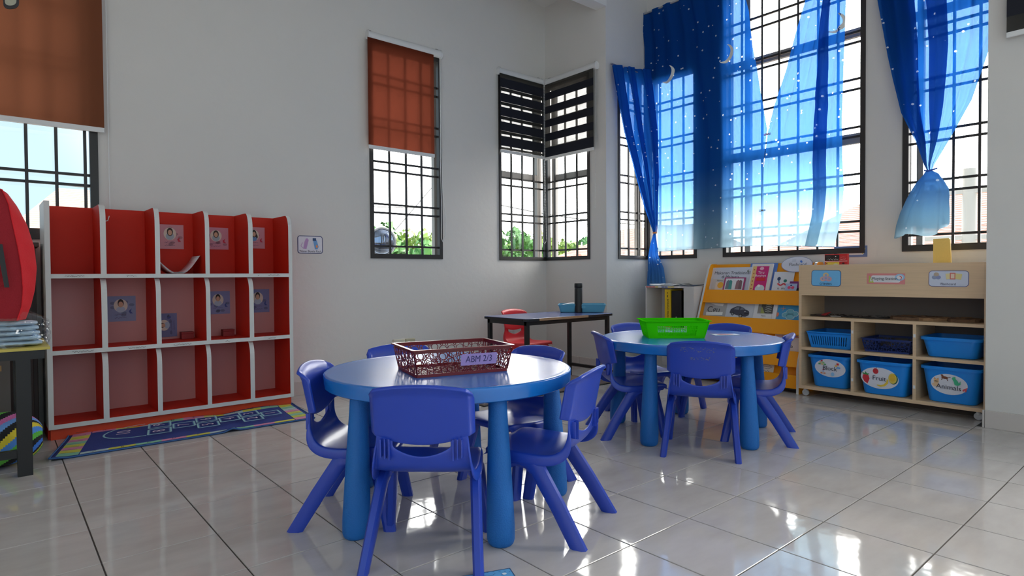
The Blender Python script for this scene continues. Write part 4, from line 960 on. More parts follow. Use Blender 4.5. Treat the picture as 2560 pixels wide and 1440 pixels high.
p = Print(lambda u, v, h: (u, v, h+0.0008)); p.ell(0, 0, 0.05, 0.028, (224, 150, 160)); p.ell(0.02, 0.005, 0.02, 0.012, (236, 190, 150)); p.ell(-0.03, -0.01, 0.014, 0.01, (190, 90, 110)); p.build(t)
t = thing('paper_sheet', 'small blue sheet lying on the rear round table close to its far rim', 'paper', (3.345, -0.485, BZ+0.0005), R_(-40))
MB().box((-0.04, -0.03, 0), (0.04, 0.03, 0.0008)).build('sheet', colmat((90, 150, 190)), t)
p = Print(lambda u, v, h: (u, v, h+0.0008)); p.rect(-0.03, -0.02, 0.03, 0.02, (60, 110, 160)); p.build(t)
t = thing('floor_card', 'light blue drawn card on the floor at the bottom edge by the chair leg', 'card', (1.190, -1.178, 0.0), math.atan2(-0.0556, 0.1375))
MB().box((-0.085, -0.075, 0.0), (0.072, 0.012, 0.0015)).build('card_sheet', colmat((96, 170, 222)), t)
p = Print(lambda u, v, h: (u, v, h+0.0015)); p.line([(-0.085, 0.0105), (0.071, 0.0105), (0.071, -0.075)], 0.002, (30, 60, 100))
p.line([(-0.03+0.05*k/12, -0.012-0.004*math.sin(k*0.9)) for k in range(13)], 0.0015, (40, 90, 140)); p.ell(0.045, -0.018, 0.007, 0.006, (220, 230, 236), 10)
for k in range(8): a = 0.5+k*0.3; p.line([(0.01+0.062*math.cos(a), -0.03+0.032*math.sin(a)), (0.01+0.062*math.cos(a+0.1), -0.03+0.032*math.sin(a+0.1))], 0.002, (24, 60, 120))
p.build(t)

# ------------------------------------------------------------------ low desk with bottle and tray
t = thing('low_desk', 'low black framed desk with a worn blue top in the corner', 'desk', (3.025, 0.70, 0)); DW, DD, DZ = 0.985, 0.52, 0.567
mb = MB().prism(rrect(0, 0, DW, DD, 0.05), lambda a, b, h: (a, b, h), DZ-0.020, DZ).build('desktop', mat('desk_blue_laminate', (92, 104, 158), 0.18, noise=0.12, nscale=3), t, bevel=0.002)
MB().prism(rrect(-0.003, -0.003, DW+0.003, DD+0.003, 0.05), lambda a, b, h: (a, b, h), DZ-0.019, DZ-0.003).build('edge_strip', BLACKM, t)
MB().box((0.13, -0.006, DZ-0.019), (0.66, 0.002, DZ-0.001)).build('bare_wood_edge', mat('chipped_wood', (168, 130, 96), 0.7, noise=0.2, nscale=20), t)
MB().box((0.045, 0.03, DZ-0.052), (DW-0.03, 0.055, DZ-0.020)).build('apron_rail', BLACKM, t); MB().box((0.045, DD-0.055, DZ-0.052), (DW-0.03, DD-0.03, DZ-0.020)).build('apron_rail', BLACKM, t)
for x in (0.03, DW-0.055): MB().box((x, 0.03, DZ-0.052), (x+0.025, DD-0.03, DZ-0.020)).build('apron_rail', BLACKM, t)
for x in (0.03, DW-0.060):
    for y in (0.028, DD-0.056): MB().box((x, y, 0), (x+0.030, y+0.028, DZ-0.02)).build('leg', BLACKM, t, bevel=0.001)
for x in (0.033, DW-0.057): MB().box((x, 0.056, 0.088), (x+0.024, DD-0.056, 0.112)).build('stretcher', BLACKM, t)
t = thing('floor_mat', 'brown and grey patterned floor mat with a black edge under the desk', 'mat', (3.25, 1.05, 0))
MB().box((-0.66, -0.405, 0), (0.70, 0.22, 0.006)).build('mat_edge', BLACKM, t); MB().box((-0.645, -0.385, 0.006), (0.685, 0.205, 0.008)).build('mat_pile', mat('mat_pile', (128, 112, 106), 0.95, noise=0.35, nscale=14, bump=0.3, bscale=300), t)
t = thing('thermos_bottle', 'tall matt black flask standing on the low desk', 'bottle', (3.868, 0.975, DZ))
MB().lathe([(0.030, 0), (0.033, 0.003), (0.033, 0.205), (0.032, 0.208)], n=32).build('bottle_body', mat('matt_black', (20, 20, 22), 0.42), t, smooth=40); MB().lathe([(0.032, 0.209), (0.034, 0.212), (0.034, 0.245), (0.031, 0.250), (0.002, 0.251)], n=32).build('cap', MATS['matt_black'], t, smooth=40)
TRAYM = mat('pale_blue_plastic', (96, 168, 196), 0.4)
t = tub('shallow_tray', 'pale blue plastic tray with a side handle on the low desk', 'tray', TRAYM, 0.40, 0.27, 0.068, (4.02+0.03, 1.02, DZ), R_(-47), taper=0.014, rimw=0.004, rimh=0.005, r=0.02)
t.location = (3.975, 1.035, DZ)
MB().prism(rrect(-0.03, -0.009, 0.03, 0.009, 0.006), lambda a, b, h: (a+0.0, -0.133-h, 0.045+b), 0.0, 0.004).build('side_handle', TRAYM, t)
t = thing('paper_sheet', 'white sheet sticking up out of the pale blue tray', 'paper', (3.94, 1.10, DZ+0.052), R_(-47))
MB().grid(lambda u, v: (-0.11+0.2*u, -0.06+0.12*v, 0.004+0.018*math.sin(u*PI)), 10, 3).build('sheet', PAPER, t, smooth=60, solid=0.0006)

# ------------------------------------------------------------------ beech storage shelf with bins
XS, YL, YR2 = 4.515, -0.590, -1.690
sh = thing('storage_shelf', 'beech storage shelf on castors with blue bins in six compartments', 'shelf', (XS, (YL+YR2)/2, 0)); yc = (YL+YR2)/2; hw = (YL-YR2)/2; DP = 0.40; bt = 0.020
def L2(x, y, z): return (x, y-yc, z)
def sb(nm, a, b, m=WOOD, **k): return MB().box(L2(*a), L2(*b)).build(nm, m, sh, **k)
sb('side_panel', (0, YL, 0.055), (DP, YL-bt, 0.944), bevel=0.001); sb('side_panel', (0, YR2, 0.055), (DP, YR2+bt, 0.944), bevel=0.001)
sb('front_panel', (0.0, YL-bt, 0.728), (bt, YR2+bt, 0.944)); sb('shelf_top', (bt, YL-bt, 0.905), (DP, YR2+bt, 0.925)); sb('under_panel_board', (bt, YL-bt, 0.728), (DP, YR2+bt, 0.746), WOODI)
sb('shelf_board', (0, YL-bt, 0.556), (DP, YR2+bt, 0.576)); sb('shelf_board', (0, YL-bt, 0.336), (DP, YR2+bt, 0.356)); sb('base_board', (0, YL-bt, 0.055), (DP, YR2+bt, 0.078))
for y in (-0.951, -1.316): 
    sb('divider', (0, y+0.009, 0.078), (DP, y-0.009, 0.336)); sb('divider', (0, y+0.009, 0.356), (DP, y-0.009, 0.556))
sb('back_panel', (DP-0.012, YL-bt, 0.078), (DP, YR2+bt, 0.905), BACKP)
for y in (-0.951, -1.316):
    for z in (0.485, 0.16): sb('repair_tape', (-0.001, y+0.006, z-0.010), (0, y-0.006, z+0.010), PAPER)
WHEEL = mat('castor_wheel', (196, 196, 196), 0.3)
for x in (0.045, DP-0.045):
    for y in (YL-0.035, YR2+0.05):
        f = sb('castor_plate', (x-0.02, y+0.02, 0.051), (x+0.02, y-0.02, 0.055), ALU)
        MB().lathe([(0.006, -0.009), (0.022, -0.008), (0.024, 0), (0.022, 0.008), (0.006, 0.009)], L2(x-0.006, y, 0.0242), 20, 'x').build('castor_wheel', WHEEL, f, smooth=40)
        MB().box(L2(x-0.018, y+0.010, 0.03), L2(x+0.006, y-0.010, 0.052)).build('castor_fork', WHEEL, f, bevel=0.003)
def sticker(cy, cz, w, h, bg, border, r=0.012, rot=0, bw=0.003):
    M = lambda u, v, q: (-q, cy-yc-(u*math.cos(rot)-v*math.sin(rot)), cz+u*math.sin(rot)+v*math.cos(rot))
    return rcard(None, None, None, M, w, h, bg, border, r, parent=sh, pname='label_sticker', bw=bw)[1]
p = sticker(-0.779, 0.850, 0.198, 0.112, (118, 190, 238), (40, 70, 130), 0.02, R_(-1.0))
for a, b, c in ((-0.02, -0.005, (222, 180, 170)), (0.02, -0.005, (214, 160, 170)), (0.0, 0.022, (226, 200, 150)), (0.0, 0.0, (200, 170, 190))): p.ell(a, b, 0.020, 0.017, c, 14); p.ell(a, b, 0.008, 0.007, (140, 170, 210), 10)
p.text('OTHERS', 0, -0.040, 0.022, (30, 50, 80)); p.build(sh)
p = sticker(-1.152, 0.846, 0.222, 0.070, (224, 140, 140), None, 0.0, R_(-0.5)); p.poly(rrect(-0.085, -0.024, 0.085, 0.022, 0.012), (226, 222, 226)); p.poly([(-0.10, -0.026), (-0.098, 0.024), (-0.068, -0.026)], (190, 200, 90)); p.poly([(-0.092, -0.018), (-0.091, 0.006), (-0.078, -0.018)], (226, 222, 226))
p.ell(0.082, 0.010, 0.028, 0.022, (160, 196, 226)); p.ell(0.082, 0.010, 0.018, 0.013, (236, 228, 230)); p.line([(0.088, -0.008), (0.092, 0.012), (0.080, 0.018)], 0.004, (200, 60, 60)); p.text('Playing Station', -0.005, 0, 0.0255, (50, 50, 60)); p.build(sh)
p = sticker(-1.494, 0.846, 0.205, 0.098, (206, 212, 230), (90, 96, 150), 0.02, R_(-0.5))
for a, b, c in ((-0.072, 0.008, (150, 160, 190)), (-0.052, 0.008, (140, 150, 190)), (-0.062, 0.026, (190, 170, 150))): p.ell(a, b, 0.014, 0.012, c, 12)
p.poly([(-0.015, 0.03), (0.02, 0.034), (0.018, 0.0), (-0.01, -0.004)], (228, 214, 160)); p.poly([(0.03, 0.034), (0.07, 0.028), (0.064, -0.006), (0.03, 0.0)], (226, 214, 150)); p.rect(0.008, -0.004, 0.036, 0.036, (214, 120, 110)); p.rect(0.013, 0.002, 0.031, 0.030, (232, 210, 190)); p.text('Flashcard', 0, -0.033, 0.021, (90, 90, 110)); p.build(sh)
# bins
def bin_label(t, w, h, cy, cz, fx, s, deco, tilt=0.0, lean=0.07):
    M = lambda u, v, q: (fx-q-(v)*lean, cy-(u*math.cos(tilt)-v*math.sin(tilt)), cz+u*math.sin(tilt)+v*math.cos(tilt))
    MB().prism(ell(0, 0, w/2, h/2, 36), M, 0.0, 0.0012).build('oval_label', colmat((226, 226, 236)), t)
    p = Print(M, 0.0013); deco(p); p.text(s, 0, -0.002 if s != 'Animals' else -0.018, 0.043 if s != 'Animals' else 0.041, (44, 46, 62)); p.build(t)
def dec_block(p):
    for k, c in enumerate(((90, 170, 110), (220, 190, 120), (90, 170, 110))): p.rect(-0.078+k*0.018, 0.018, -0.062+k*0.018, 0.028, c)
    for k, c in enumerate(((220, 190, 130), (150, 200, 130))): p.rect(-0.070+k*0.018, 0.030, -0.054+k*0.018, 0.040, c)
    p.rect(-0.061, 0.042, -0.048, 0.052, (200, 60, 80))
    p.rect(0.045, 0.028, 0.060, 0.042, (220, 60, 60)); p.rect(0.034, 0.016, 0.05, 0.028, (236, 190, 110)); p.rect(0.046, 0.004, 0.07, 0.016, (110, 170, 226))
    p.poly([(-0.05, -0.018), (-0.036, -0.018), (-0.043, -0.002)], (210, 70, 90)); p.rect(-0.049, -0.032, -0.037, -0.018, (170, 190, 220)); p.rect(-0.062, -0.045, -0.048, -0.035, (232, 150, 110)); p.rect(-0.042, -0.045, -0.028, -0.035, (232, 150, 110)); p.ell(0.02, -0.04, 0.012, 0.014, (150, 200, 240), 10)
def dec_fruit(p):
    p.ell(-0.022, 0.045, 0.017, 0.019, (206, 50, 60)); p.line([(-0.02, 0.06), (-0.016, 0.07)], 0.003, (110, 70, 40))
    p.poly([(-0.098, 0.012), (-0.066, 0.016), (-0.058, -0.012), (-0.070, -0.046), (-0.090, -0.034), (-0.102, -0.01)], (214, 50, 64)); p.poly([(-0.098, 0.014), (-0.104, 0.028), (-0.088, 0.022), (-0.082, 0.036), (-0.074, 0.022), (-0.060, 0.024), (-0.068, 0.012)], (70, 150, 80))
    p.ell(0.082, 0.008, 0.027, 0.036, (60, 110, 90)); p.ell(0.078, 0.010, 0.024, 0.034, (232, 206, 90)); p.ell(0.078, 0.014, 0.018, 0.024, (236, 190, 60))
    p.poly([(0.046, 0.002), (0.054, -0.004), (0.052, -0.028), (0.034, -0.048), (0.008, -0.056), (-0.012, -0.050), (-0.014, -0.044), (0.01, -0.044), (0.028, -0.036), (0.042, -0.018)], (238, 204, 70))
def dec_anim(p):
    p.ell(-0.066, 0.010, 0.014, 0.016, (232, 190, 140)); p.ell(-0.07, -0.012, 0.018, 0.012, (236, 200, 160)); p.poly([(-0.080, 0.022), (-0.076, 0.034), (-0.068, 0.024)], (226, 160, 100)); p.poly([(-0.063, 0.024), (-0.056, 0.034), (-0.052, 0.020)], (226, 160, 100)); p.rect(-0.074, 0.008, -0.058, 0.013, (60, 50, 50))
    p.ell(-0.022, 0.040, 0.018, 0.008, (130, 74, 50)); p.poly([(-0.036, 0.040), (-0.044, 0.056), (-0.034, 0.058), (-0.026, 0.046)], (130, 74, 50)); p.line([(-0.034, 0.036), (-0.038, 0.022)], 0.004, (110, 60, 44)); p.line([(-0.012, 0.036), (-0.006, 0.022)], 0.004, (110, 60, 44)); p.line([(-0.004, 0.044), (0.008, 0.048)], 0.004, (90, 50, 40))
    p.poly([(0.018, 0.048), (0.032, 0.054), (0.034, 0.040), (0.044, 0.030), (0.052, 0.014), (0.058, 0.032), (0.060, 0.010), (0.046, 0.0), (0.030, 0.002), (0.024, 0.024), (0.014, 0.040)], (70, 186, 140))
    p.poly([(0.070, -0.02), (0.082, -0.012), (0.096, -0.002), (0.092, -0.014), (0.090, -0.030), (0.084, -0.032), (0.080, -0.022), (0.074, -0.034)], (220, 90, 100))
zb_ = 0.0785
def bin_(name, label, w, d, h, yc_, x0, z, deco=None, txt=None, lw=0, lh=0, lz=0, tp=0.03, rimw=0.012, grp='blue storage bins', M=BIN, r=0.045, rz=0.0, ly=0, tl=0):
    t = tub(name, label, 'bin', M, d, w, h, (x0+d/2, yc_, z), rz, taper=tp, rimw=rimw, rimh=0.016, r=r, group=grp)
    if txt: bin_label(t, lw, lh, ly, lz, -d/2+tp*(1-lz/h)-0.001, txt, deco, tl, lean=tp/h)
    return t
bin_('storage_bin', 'blue bin labelled Block in the lower left compartment', 0.272, 0.34, 0.226, -0.784, 4.535, zb_, dec_block, 'Block', 0.205, 0.126, 0.140, tp=0.024, rimw=0.011, ly=-0.012, tl=R_(-2))
bin_('storage_bin', 'blue bin labelled Fruit in the lower middle compartment', 0.300, 0.36, 0.224, -1.134, 4.508, zb_, dec_fruit, 'Fruit', 0.225, 0.142, 0.112, tp=0.026, rimw=0.012, ly=0.018, tl=R_(-2))
bin_('storage_bin', 'blue bin labelled Animals in the lower right compartment', 0.300, 0.34, 0.224, -1.502, 4.530, zb_, dec_anim, 'Animals', 0.190, 0.128, 0.118, tp=0.026, rimw=0.012, ly=0.008, tl=R_(-3))
bin_('storage_bin', 'plain blue bin in the upper right compartment', 0.300, 0.32, 0.126, -1.498, 4.535, 0.357, tp=0.022, rimw=0.012)
# slatted bin
def slat_bin():
    w, d, h, tp = 0.300, 0.32, 0.114, 0.020; t = thing('slatted_basket', 'light blue slotted basket in the upper left compartment', 'basket', (4.54+d/2, -0.790, 0.357))
    def face(A, B, n, nm):
        us = [0, 0.06]+[0.07+0.86*(k//2+(0.45 if k % 2 else 0))/n for k in range(2*n)]+[0.94, 1.0]; vs_ = [0, 0.16, 0.78, 1.0]; V = []
        for v in vs_:
            for u in us: q = Vector(A(v)).lerp(Vector(B(v)), u); V.append((q.x, q.y, 0.004+(h-0.012)*v))
        m = len(us); fs = [(j*m+i, j*m+i+1, (j+1)*m+i+1, (j+1)*m+i) for j in range(3) for i in range(m-1) if not (j == 1 and 2 <= i < 2+2*n and (i-2) % 2 == 0)]
        MB().add(V, fs).build(nm, BIN, t, solid=0.003, off=0)
    c = [(-1, 1), (-1, -1), (1, -1), (1, 1)]
    cf = lambda k: (lambda v: (c[k][0]*(d/2-tp*(1-v)), c[k][1]*(w/2-tp*(1-v)), 0))
    for k, n in ((0, 16), (1, 14), (2, 16), (3, 14)): face(cf(k), cf((k+1) % 4), n, 'slotted_side')
    MB().box((-d/2+tp, -w/2+tp, 0.0), (d/2-tp, w/2-tp, 0.004)).build('basket_base', BIN, t)
    L = lambda a, z: [(x, y, z) for x, y in rrect(-d/2-a, -w/2-a, d/2+a, w/2+a, 0.02, 5)]
    MB().loops([L(-0.003, h-0.014), L(0.0, h-0.014), L(0.009, h-0.008), L(0.010, h), L(-0.003, h), L(-0.003, h-0.014)], (False, False)).build('rim', BIN, t, smooth=35)
slat_bin()
nb = ring_basket('lattice_basket', 'navy ring lattice basket in the upper middle compartment', NAVY, 0.292, 0.30, 0.090, (4.555+0.15, -1.142, 0.357), R_(-90), 0.006, 0.0125, 31, handle=True, floor_holes=False)
MB().box((-0.13, -0.13, 0.001), (0.13, 0.13, 0.004)).build('basket_base', NAVY, nb)
# craft pieces on the open shelf
rn = random.Random(12)
CB = [mat('craft_brown', (110, 82, 60), 0.85, noise=0.3, nscale=30), mat('craft_dark', (52, 44, 42), 0.85, noise=0.3, nscale=30), mat('craft_tan', (150, 116, 84), 0.85, noise=0.3, nscale=30), mat('craft_grey', (140, 134, 130), 0.8, noise=0.2)]
crafts = [(-0.70, 0.13, 0.06, 1, 'grey and brown cut paper craft at the left end of the open shelf'), (-0.80, 0.10, 0.05, 3, 'pale torn paper craft next to the left end of the open shelf'), (-0.90, 0.13, 0.06, 1, 'dark flat craft left of the middle of the open shelf'), (-1.02, 0.14, 0.05, 1, 'thin dark craft strip lying at the middle of the open shelf'),
          (-1.24, 0.14, 0.07, 0, 'brown leafy craft right of the middle of the open shelf'), (-1.36, 0.13, 0.07, 2, 'tan crumpled craft before the right end of the open shelf'), (-1.54, 0.12, 0.07, 0, 'brown round craft at the right end of the open shelf')]
for y, r1, r2, ci, lab in crafts:
    t = thing('paper_craft', lab, 'paper craft', (4.70, y, 0.5765), group='paper crafts on the open shelf'); a0 = rn.uniform(0, 6)
    pts = [((r1*0.9+0.012*rn.uniform(-1, 1))*math.sin(2*PI*k/22), (r1+0.016*rn.uniform(-1, 1))*math.cos(2*PI*k/22)) for k in range(22)]
    hs = 0.006+0.012*(ci in (0, 2))
    mb = MB(); vs = [(x, q*0.75, 0.0) for x, q in pts]+[(x*0.97, q*0.73, hs*(0.6+0.6*abs(math.sin(k*1.7)))) for k, (x, q) in enumerate(pts)]+[(x*0.5, q*0.4, hs*1.2) for x, q in pts]
    mb.add(vs, [(k, (k+1) % 22, 22+(k+1) % 22, 22+k) for k in range(22)]+[(22+k, 22+(k+1) % 22, 44+(k+1) % 22, 44+k) for k in range(22)]+[tuple(44+k for k in range(22)), tuple(range(21, -1, -1))]); mb.build('craft_base', CB[ci], t)
    mb = MB()
    for k in range(10): a, q = rn.uniform(0, 6.28), rn.uniform(0.1, 0.8); x, y2 = q*r1*0.8*math.sin(a), q*r1*0.7*math.cos(a); s = rn.uniform(0.008, 0.02); mb.add([(x-s, y2, hs*1.2), (x, y2-s, hs*1.3), (x+s, y2, hs*1.2+0.004), (x, y2+s, hs*1.4)], [(0, 1, 2, 3)])
    tag(mb.build('torn_scraps', CB[(ci+2) % 4], t), kind='stuff')
t = thing('paper_craft', 'small folded red paper bird at the left of the open shelf', 'paper craft', (4.58, -0.745, 0.585), group='paper crafts on the open shelf')
MB().add([(0, 0.03, 0.002), (0.02, -0.01, 0.0), (-0.02, -0.01, 0.0), (0, -0.045, 0.028), (0, 0.0, 0.018)], [(0, 1, 4), (0, 4, 2), (1, 3, 4), (2, 4, 3), (0, 2, 1), (1, 2, 3)]).build('folded_paper', mat('red_paper', (150, 34, 36), 0.7), t)
# on top of and above the beech shelf
t = thing('cardboard_pack', 'black and red printed pack standing on the beech shelf', 'box', (4.74, -0.755, 0.9255)); MB().box((0, -0.078, 0), (0.03, 0.078, 0.098)).build('box_body', colmat((190, 34, 40), 0.5), t)
p = Print(lambda u, v, h: (-h, -u, v)); p.rect(-0.076, 0.050, 0.024, 0.092, (34, 22, 26)); p.rect(-0.078, 0.044, 0.078, 0.047, (230, 226, 226)); p.rect(-0.07, 0.004, 0.024, 0.040, (232, 206, 80)); p.ell(0.0, 0.018, 0.018, 0.012, (220, 220, 170)); p.ell(-0.062, 0.030, 0.004, 0.005, (120, 40, 40)); p.ell(0.052, 0.030, 0.009, 0.006, (60, 20, 24)); p.rect(-0.070, 0.074, -0.036, 0.086, (60, 52, 54)); p.ell(0.0, 0.080, 0.004, 0.004, (230, 226, 226), 8); p.scrib(-0.055, 0.02, 0.060, 0.010, (220, 216, 216), 5); p.scrib(0.03, 0.072, 0.060, 0.010, (236, 200, 200), 6); p.scrib(0.03, 0.068, 0.075, 0.006, (236, 180, 180), 7); p.build(t)
t = thing('document_box', 'plain yellow folder standing on the beech shelf', 'folder', (4.74, -1.402, 0.9255)); MB().prism([(-0.047, 0), (0.050, 0), (0.043, 0.17), (0.036, 0.178), (-0.048, 0.176)], lambda a, b, h: (h, -a, b), 0, 0.018).build('folder_cover', mat('yellow_card', (226, 196, 108), 0.6, noise=0.06, nscale=80), t)
t, p = rcard('wall_sign', 'blue activity station sign on the wall below the wide alcove window', 'sign', MX(XC, -0.762, 1.046), 0.232, 0.083, (96, 120, 168), None, 0.0)
t.location = (XC-0.002, -0.762, 1.046); p.poly(rrect(-0.090, -0.026, 0.095, 0.026, 0.014), (222, 222, 224)); p.poly([(0.080, -0.02), (0.086, -0.022), (0.104, 0.020), (0.098, 0.026)], (222, 200, 90)); p.ell(-0.088, -0.004, 0.014, 0.012, (200, 180, 176), 10); p.text('Activity Station', 0.0, -0.003, 0.026, (60, 60, 70)); p.build(t)

# ------------------------------------------------------------------ yellow book display
KS = 0.39; kn = math.hypot(1, KS)
yd = thing('book_display', 'yellow sloping book display shelf with white side edges', 'shelf', (4.55, -0.12, 0)); y0_, y1_ = 0.345, -0.575
def dx(z): return 0.0 if z < 0.2 else (z-0.2)*KS
prof = [(0, 0), (0, 0.18), (0.012, 0.23), (dx(0.93), 0.93), (dx(0.97)+0.008, 0.965), (dx(0.97)+0.03, 0.972), (0.405, 0.972), (0.42, 0.955), (0.42, 0)]
for ya, yb in ((y0_, y0_-0.018), (y1_+0.018, y1_)):
    mb = MB(); n = len(prof); mb.cur = 0; vs = [(a, ya+0.12, b) for a, b in prof]+[(a, yb+0.12, b) for a, b in prof]
    mb.add(vs, [tuple(range(n)), tuple(range(2*n-1, n-1, -1))]); mb.cur = 1; mb.add(vs, [(i, n+i, n+(i+1) % n, (i+1) % n) for i in range(n)]); mb.build('side_panel', [YEL, CUBW], yd)
def ybd(nm, pts, m=YEL):
    MB().prism(pts, lambda a, b, h: (a, h, b), y0_-0.018+0.12, y1_+0.018+0.12).build(nm, m, yd)
for zt in (0.752, 0.532, 0.305, 0.135):
    xf = dx(zt)+0.012 if zt > 0.2 else 0.012; zb = max(zt-0.11, 0.035)
    ybd('pocket_front', [(xf, zt), (xf+0.015, zt), (dx(zb)+0.027, zb), (dx(zb)+0.012, zb)])
    ybd('pocket_floor', [(dx(zb)+0.012, zb), (dx(zb)+0.10, zb), (dx(zb)+0.10, zb+0.015), (dx(zb)+0.016, zb+0.015)])
zs = [0.966, 0.532+0.09, 0.305+0.09, 0.135+0.10]
ybd('back_board', [(0.384, 0.968), (0.399, 0.968), (0.045, 0.05), (0.030, 0.05)])
ybd('base_board', [(0.03, 0.02), (0.045, 0.02), (0.045, 0.05), (0.03, 0.05)], BLACKM)  # black strip standing in for the shade in the open base recess
def sp(y, z, off=0.0):    # a point on the sloping display plane
    return (4.62+(z-0.2)*KS-off/kn, y, z+off*KS/kn)
def leaf(name, label, cat, ya, yb, z0, z1, bg, th=0.003, off=0.0, parent_r=0, tilt=0):
    w, h = ya-yb, (z1-z0)*kn; t = thing(name, label, cat, sp((ya+yb)/2, z0, off+0.002), group='picture books and cards on the yellow display')
    M = lambda u, v, q: (v*KS/kn-q/kn, -(u*math.cos(tilt)-v*math.sin(tilt)), v/kn+q*KS/kn+u*math.sin(tilt))
    MB().prism([(-w/2, 0), (w/2, 0), (w/2, h), (-w/2, h)], M, 0, th).build('cover' if cat == 'book' else 'card_sheet', colmat(bg), t)
    return t, Print(M, th+0.0004), w, h
zA = 0.70
t, p, w, h = leaf('picture_book', 'white food picture book with large printed title on the top tier', 'book', 0.330, -0.055, zA, 0.938, (206, 208, 220), 0.006, 0.0)
p.text('Makanan Tradisional', 0.0, h-0.052, 0.040, (60, 62, 76)); p.text('di Malaysia', -0.01, h-0.088, 0.038, (60, 62, 76)); p.ell(0.145, h-0.035, 0.012, 0.011, (90, 100, 90), 12); p.ell(0.150, h-0.034, 0.006, 0.006, (210, 212, 220), 8); p.build(t)
t, p, w, h = leaf('picture_card', 'small card with an orange sun at the left of the top tier', 'card', 0.300, 0.165, zA, 0.836, (206, 200, 196), 0.003, 0.010)
p.rect(-0.035, 0.03, 0.055, h-0.028, (226, 206, 190)); p.ell(0.012, h*0.62, 0.028, 0.028, (240, 176, 60)); p.text('Matahari', 0, h-0.014, 0.016, (90, 90, 90)); p.build(t)
t, p, w, h = leaf('picture_card', 'magenta edged card showing two coats on the top tier', 'card', 0.189, -0.003, zA, 0.848, (168, 60, 110), 0.003, 0.016)
p.rect(-0.082, 0.0, 0.082, h-0.010, (224, 224, 228))
for cx_, c1, c2 in ((-0.045, (120, 130, 140), (70, 150, 146)), (0.045, (150, 110, 116), (126, 96, 100))):
    p.poly([(cx_-0.030, 0.052), (cx_-0.026, h-0.035), (cx_-0.010, h-0.022), (cx_, h-0.03), (cx_, 0.052)], c1); p.poly([(cx_, 0.052), (cx_, h-0.03), (cx_+0.010, h-0.022), (cx_+0.026, h-0.035), (cx_+0.030, 0.052)], c2)
p.build(t)
t, p, w, h = leaf('picture_card', 'blue sheet sticking up behind the pink book on the top tier', 'card', -0.008, -0.242, zA, 0.972, (90, 126, 196), 0.002, -0.006); p.rect(0.05, h-0.07, 0.08, h-0.045, (170, 60, 80)); p.rect(-0.1, h-0.03, 0.02, h-0.012, (130, 160, 216)); p.build(t)
t, p, w, h = leaf('picture_book', 'tall pink picture book with orange spine on the top tier', 'book', -0.036, -0.215, zA, 0.960, (222, 216, 214), 0.012, 0.004)
p.rect(-0.078, 0.0, -0.045, h-0.02, (232, 190, 120)); p.rect(-0.045, 0.0, 0.060, h-0.022, (208, 40, 120)); p.ell(0.0, h-0.042, 0.018, 0.014, (236, 180, 200)); p.text('Tiru', 0.0, h-0.078, 0.032, (240, 236, 240)); p.text('Bunyinya', 0.0, h-0.105, 0.026, (240, 236, 240)); p.rect(-0.03, h-0.150, 0.045, h-0.122, (214, 40, 50)); p.ell(0.012, 0.060, 0.040, 0.034, (206, 216, 222)); p.ell(0.0, 0.085, 0.012, 0.012, (240, 240, 240))
for k in range(6): p.ell(-0.06, 0.06+k*0.033, 0.005, 0.006, (170, 60, 60), 8)
p.build(t)
t, p, w, h = leaf('picture_card', 'white card with a blue bird and a green bird on the top tier', 'card', -0.234, -0.396, zA, 0.895, (220, 222, 230), 0.004, 0.006)
p.ell(-0.035, h-0.060, 0.014, 0.016, (50, 70, 110)); p.line([(-0.035, h-0.07), (-0.028, h-0.095)], 0.007, (50, 70, 110)); p.ell(0.018, h-0.078, 0.014, 0.013, (50, 130, 120)); p.line([(-0.04, h-0.10), (-0.015, h-0.118), (0.01, h-0.100), (0.035, h-0.118)], 0.012, (214, 70, 80)); p.text('u  mu', 0.0, 0.068, 0.030, (60, 60, 70)); p.build(t)
t, p, w, h = leaf('picture_card', 'purple card at the right end of the top tier', 'card', -0.372, -0.50, zA, 0.818, (130, 40, 120), 0.002, 0.010); p.ell(0.02, 0.045, 0.03, 0.03, (40, 24, 50)); p.build(t)
t, p, w, h = leaf('picture_card', 'small pale blue butterfly card at the right end of the top tier', 'card', -0.346, -0.437, zA, 0.798, (170, 190, 226), 0.002, 0.018); p.ell(-0.014, 0.072, 0.013, 0.012, (226, 80, 120)); p.ell(0.014, 0.072, 0.013, 0.012, (226, 80, 120)); p.ell(0.0, 0.09, 0.008, 0.006, (50, 60, 120)); p.build(t)
zB = 0.48
t, p, w, h = leaf('picture_card', 'shiny plastic covered card at the left of the second tier', 'card', 0.330, 0.120, zB, 0.640, (176, 176, 178), 0.010, 0.004)
p.text('Cgu', -0.01, h*0.60, 0.075, (70, 70, 74)); p.poly([(-0.05, h-0.01), (0.075, h-0.012), (0.07, h-0.035), (0.0, h-0.028)], (236, 238, 238)); p.poly([(-0.07, 0.05), (0.08, 0.06), (0.08, 0.085), (-0.075, 0.08)], (236, 238, 238)); p.build(t)  # the two pale slivers are glare painted onto the plastic cover
t, p, w, h = leaf('picture_card', 'card with a picture of a dark grey car on the second tier', 'card', 0.135, -0.135, zB, 0.643, (206, 212, 222), 0.004, 0.008)
def blob(pts, c): p.poly(pts, c)
cyy = 0.085
blob([(-0.085, cyy+0.004), (-0.080, cyy+0.030), (-0.055, cyy+0.045), (-0.030, cyy+0.056), (0.0, cyy+0.056), (0.030, cyy+0.046), (0.048, cyy+0.032), (0.080, cyy+0.020), (0.088, cyy+0.004), (0.086, cyy-0.018), (0.060, cyy-0.030), (0.020, cyy-0.030), (-0.015, cyy-0.020), (-0.060, cyy-0.010), (-0.082, cyy-0.006)], (70, 72, 88))
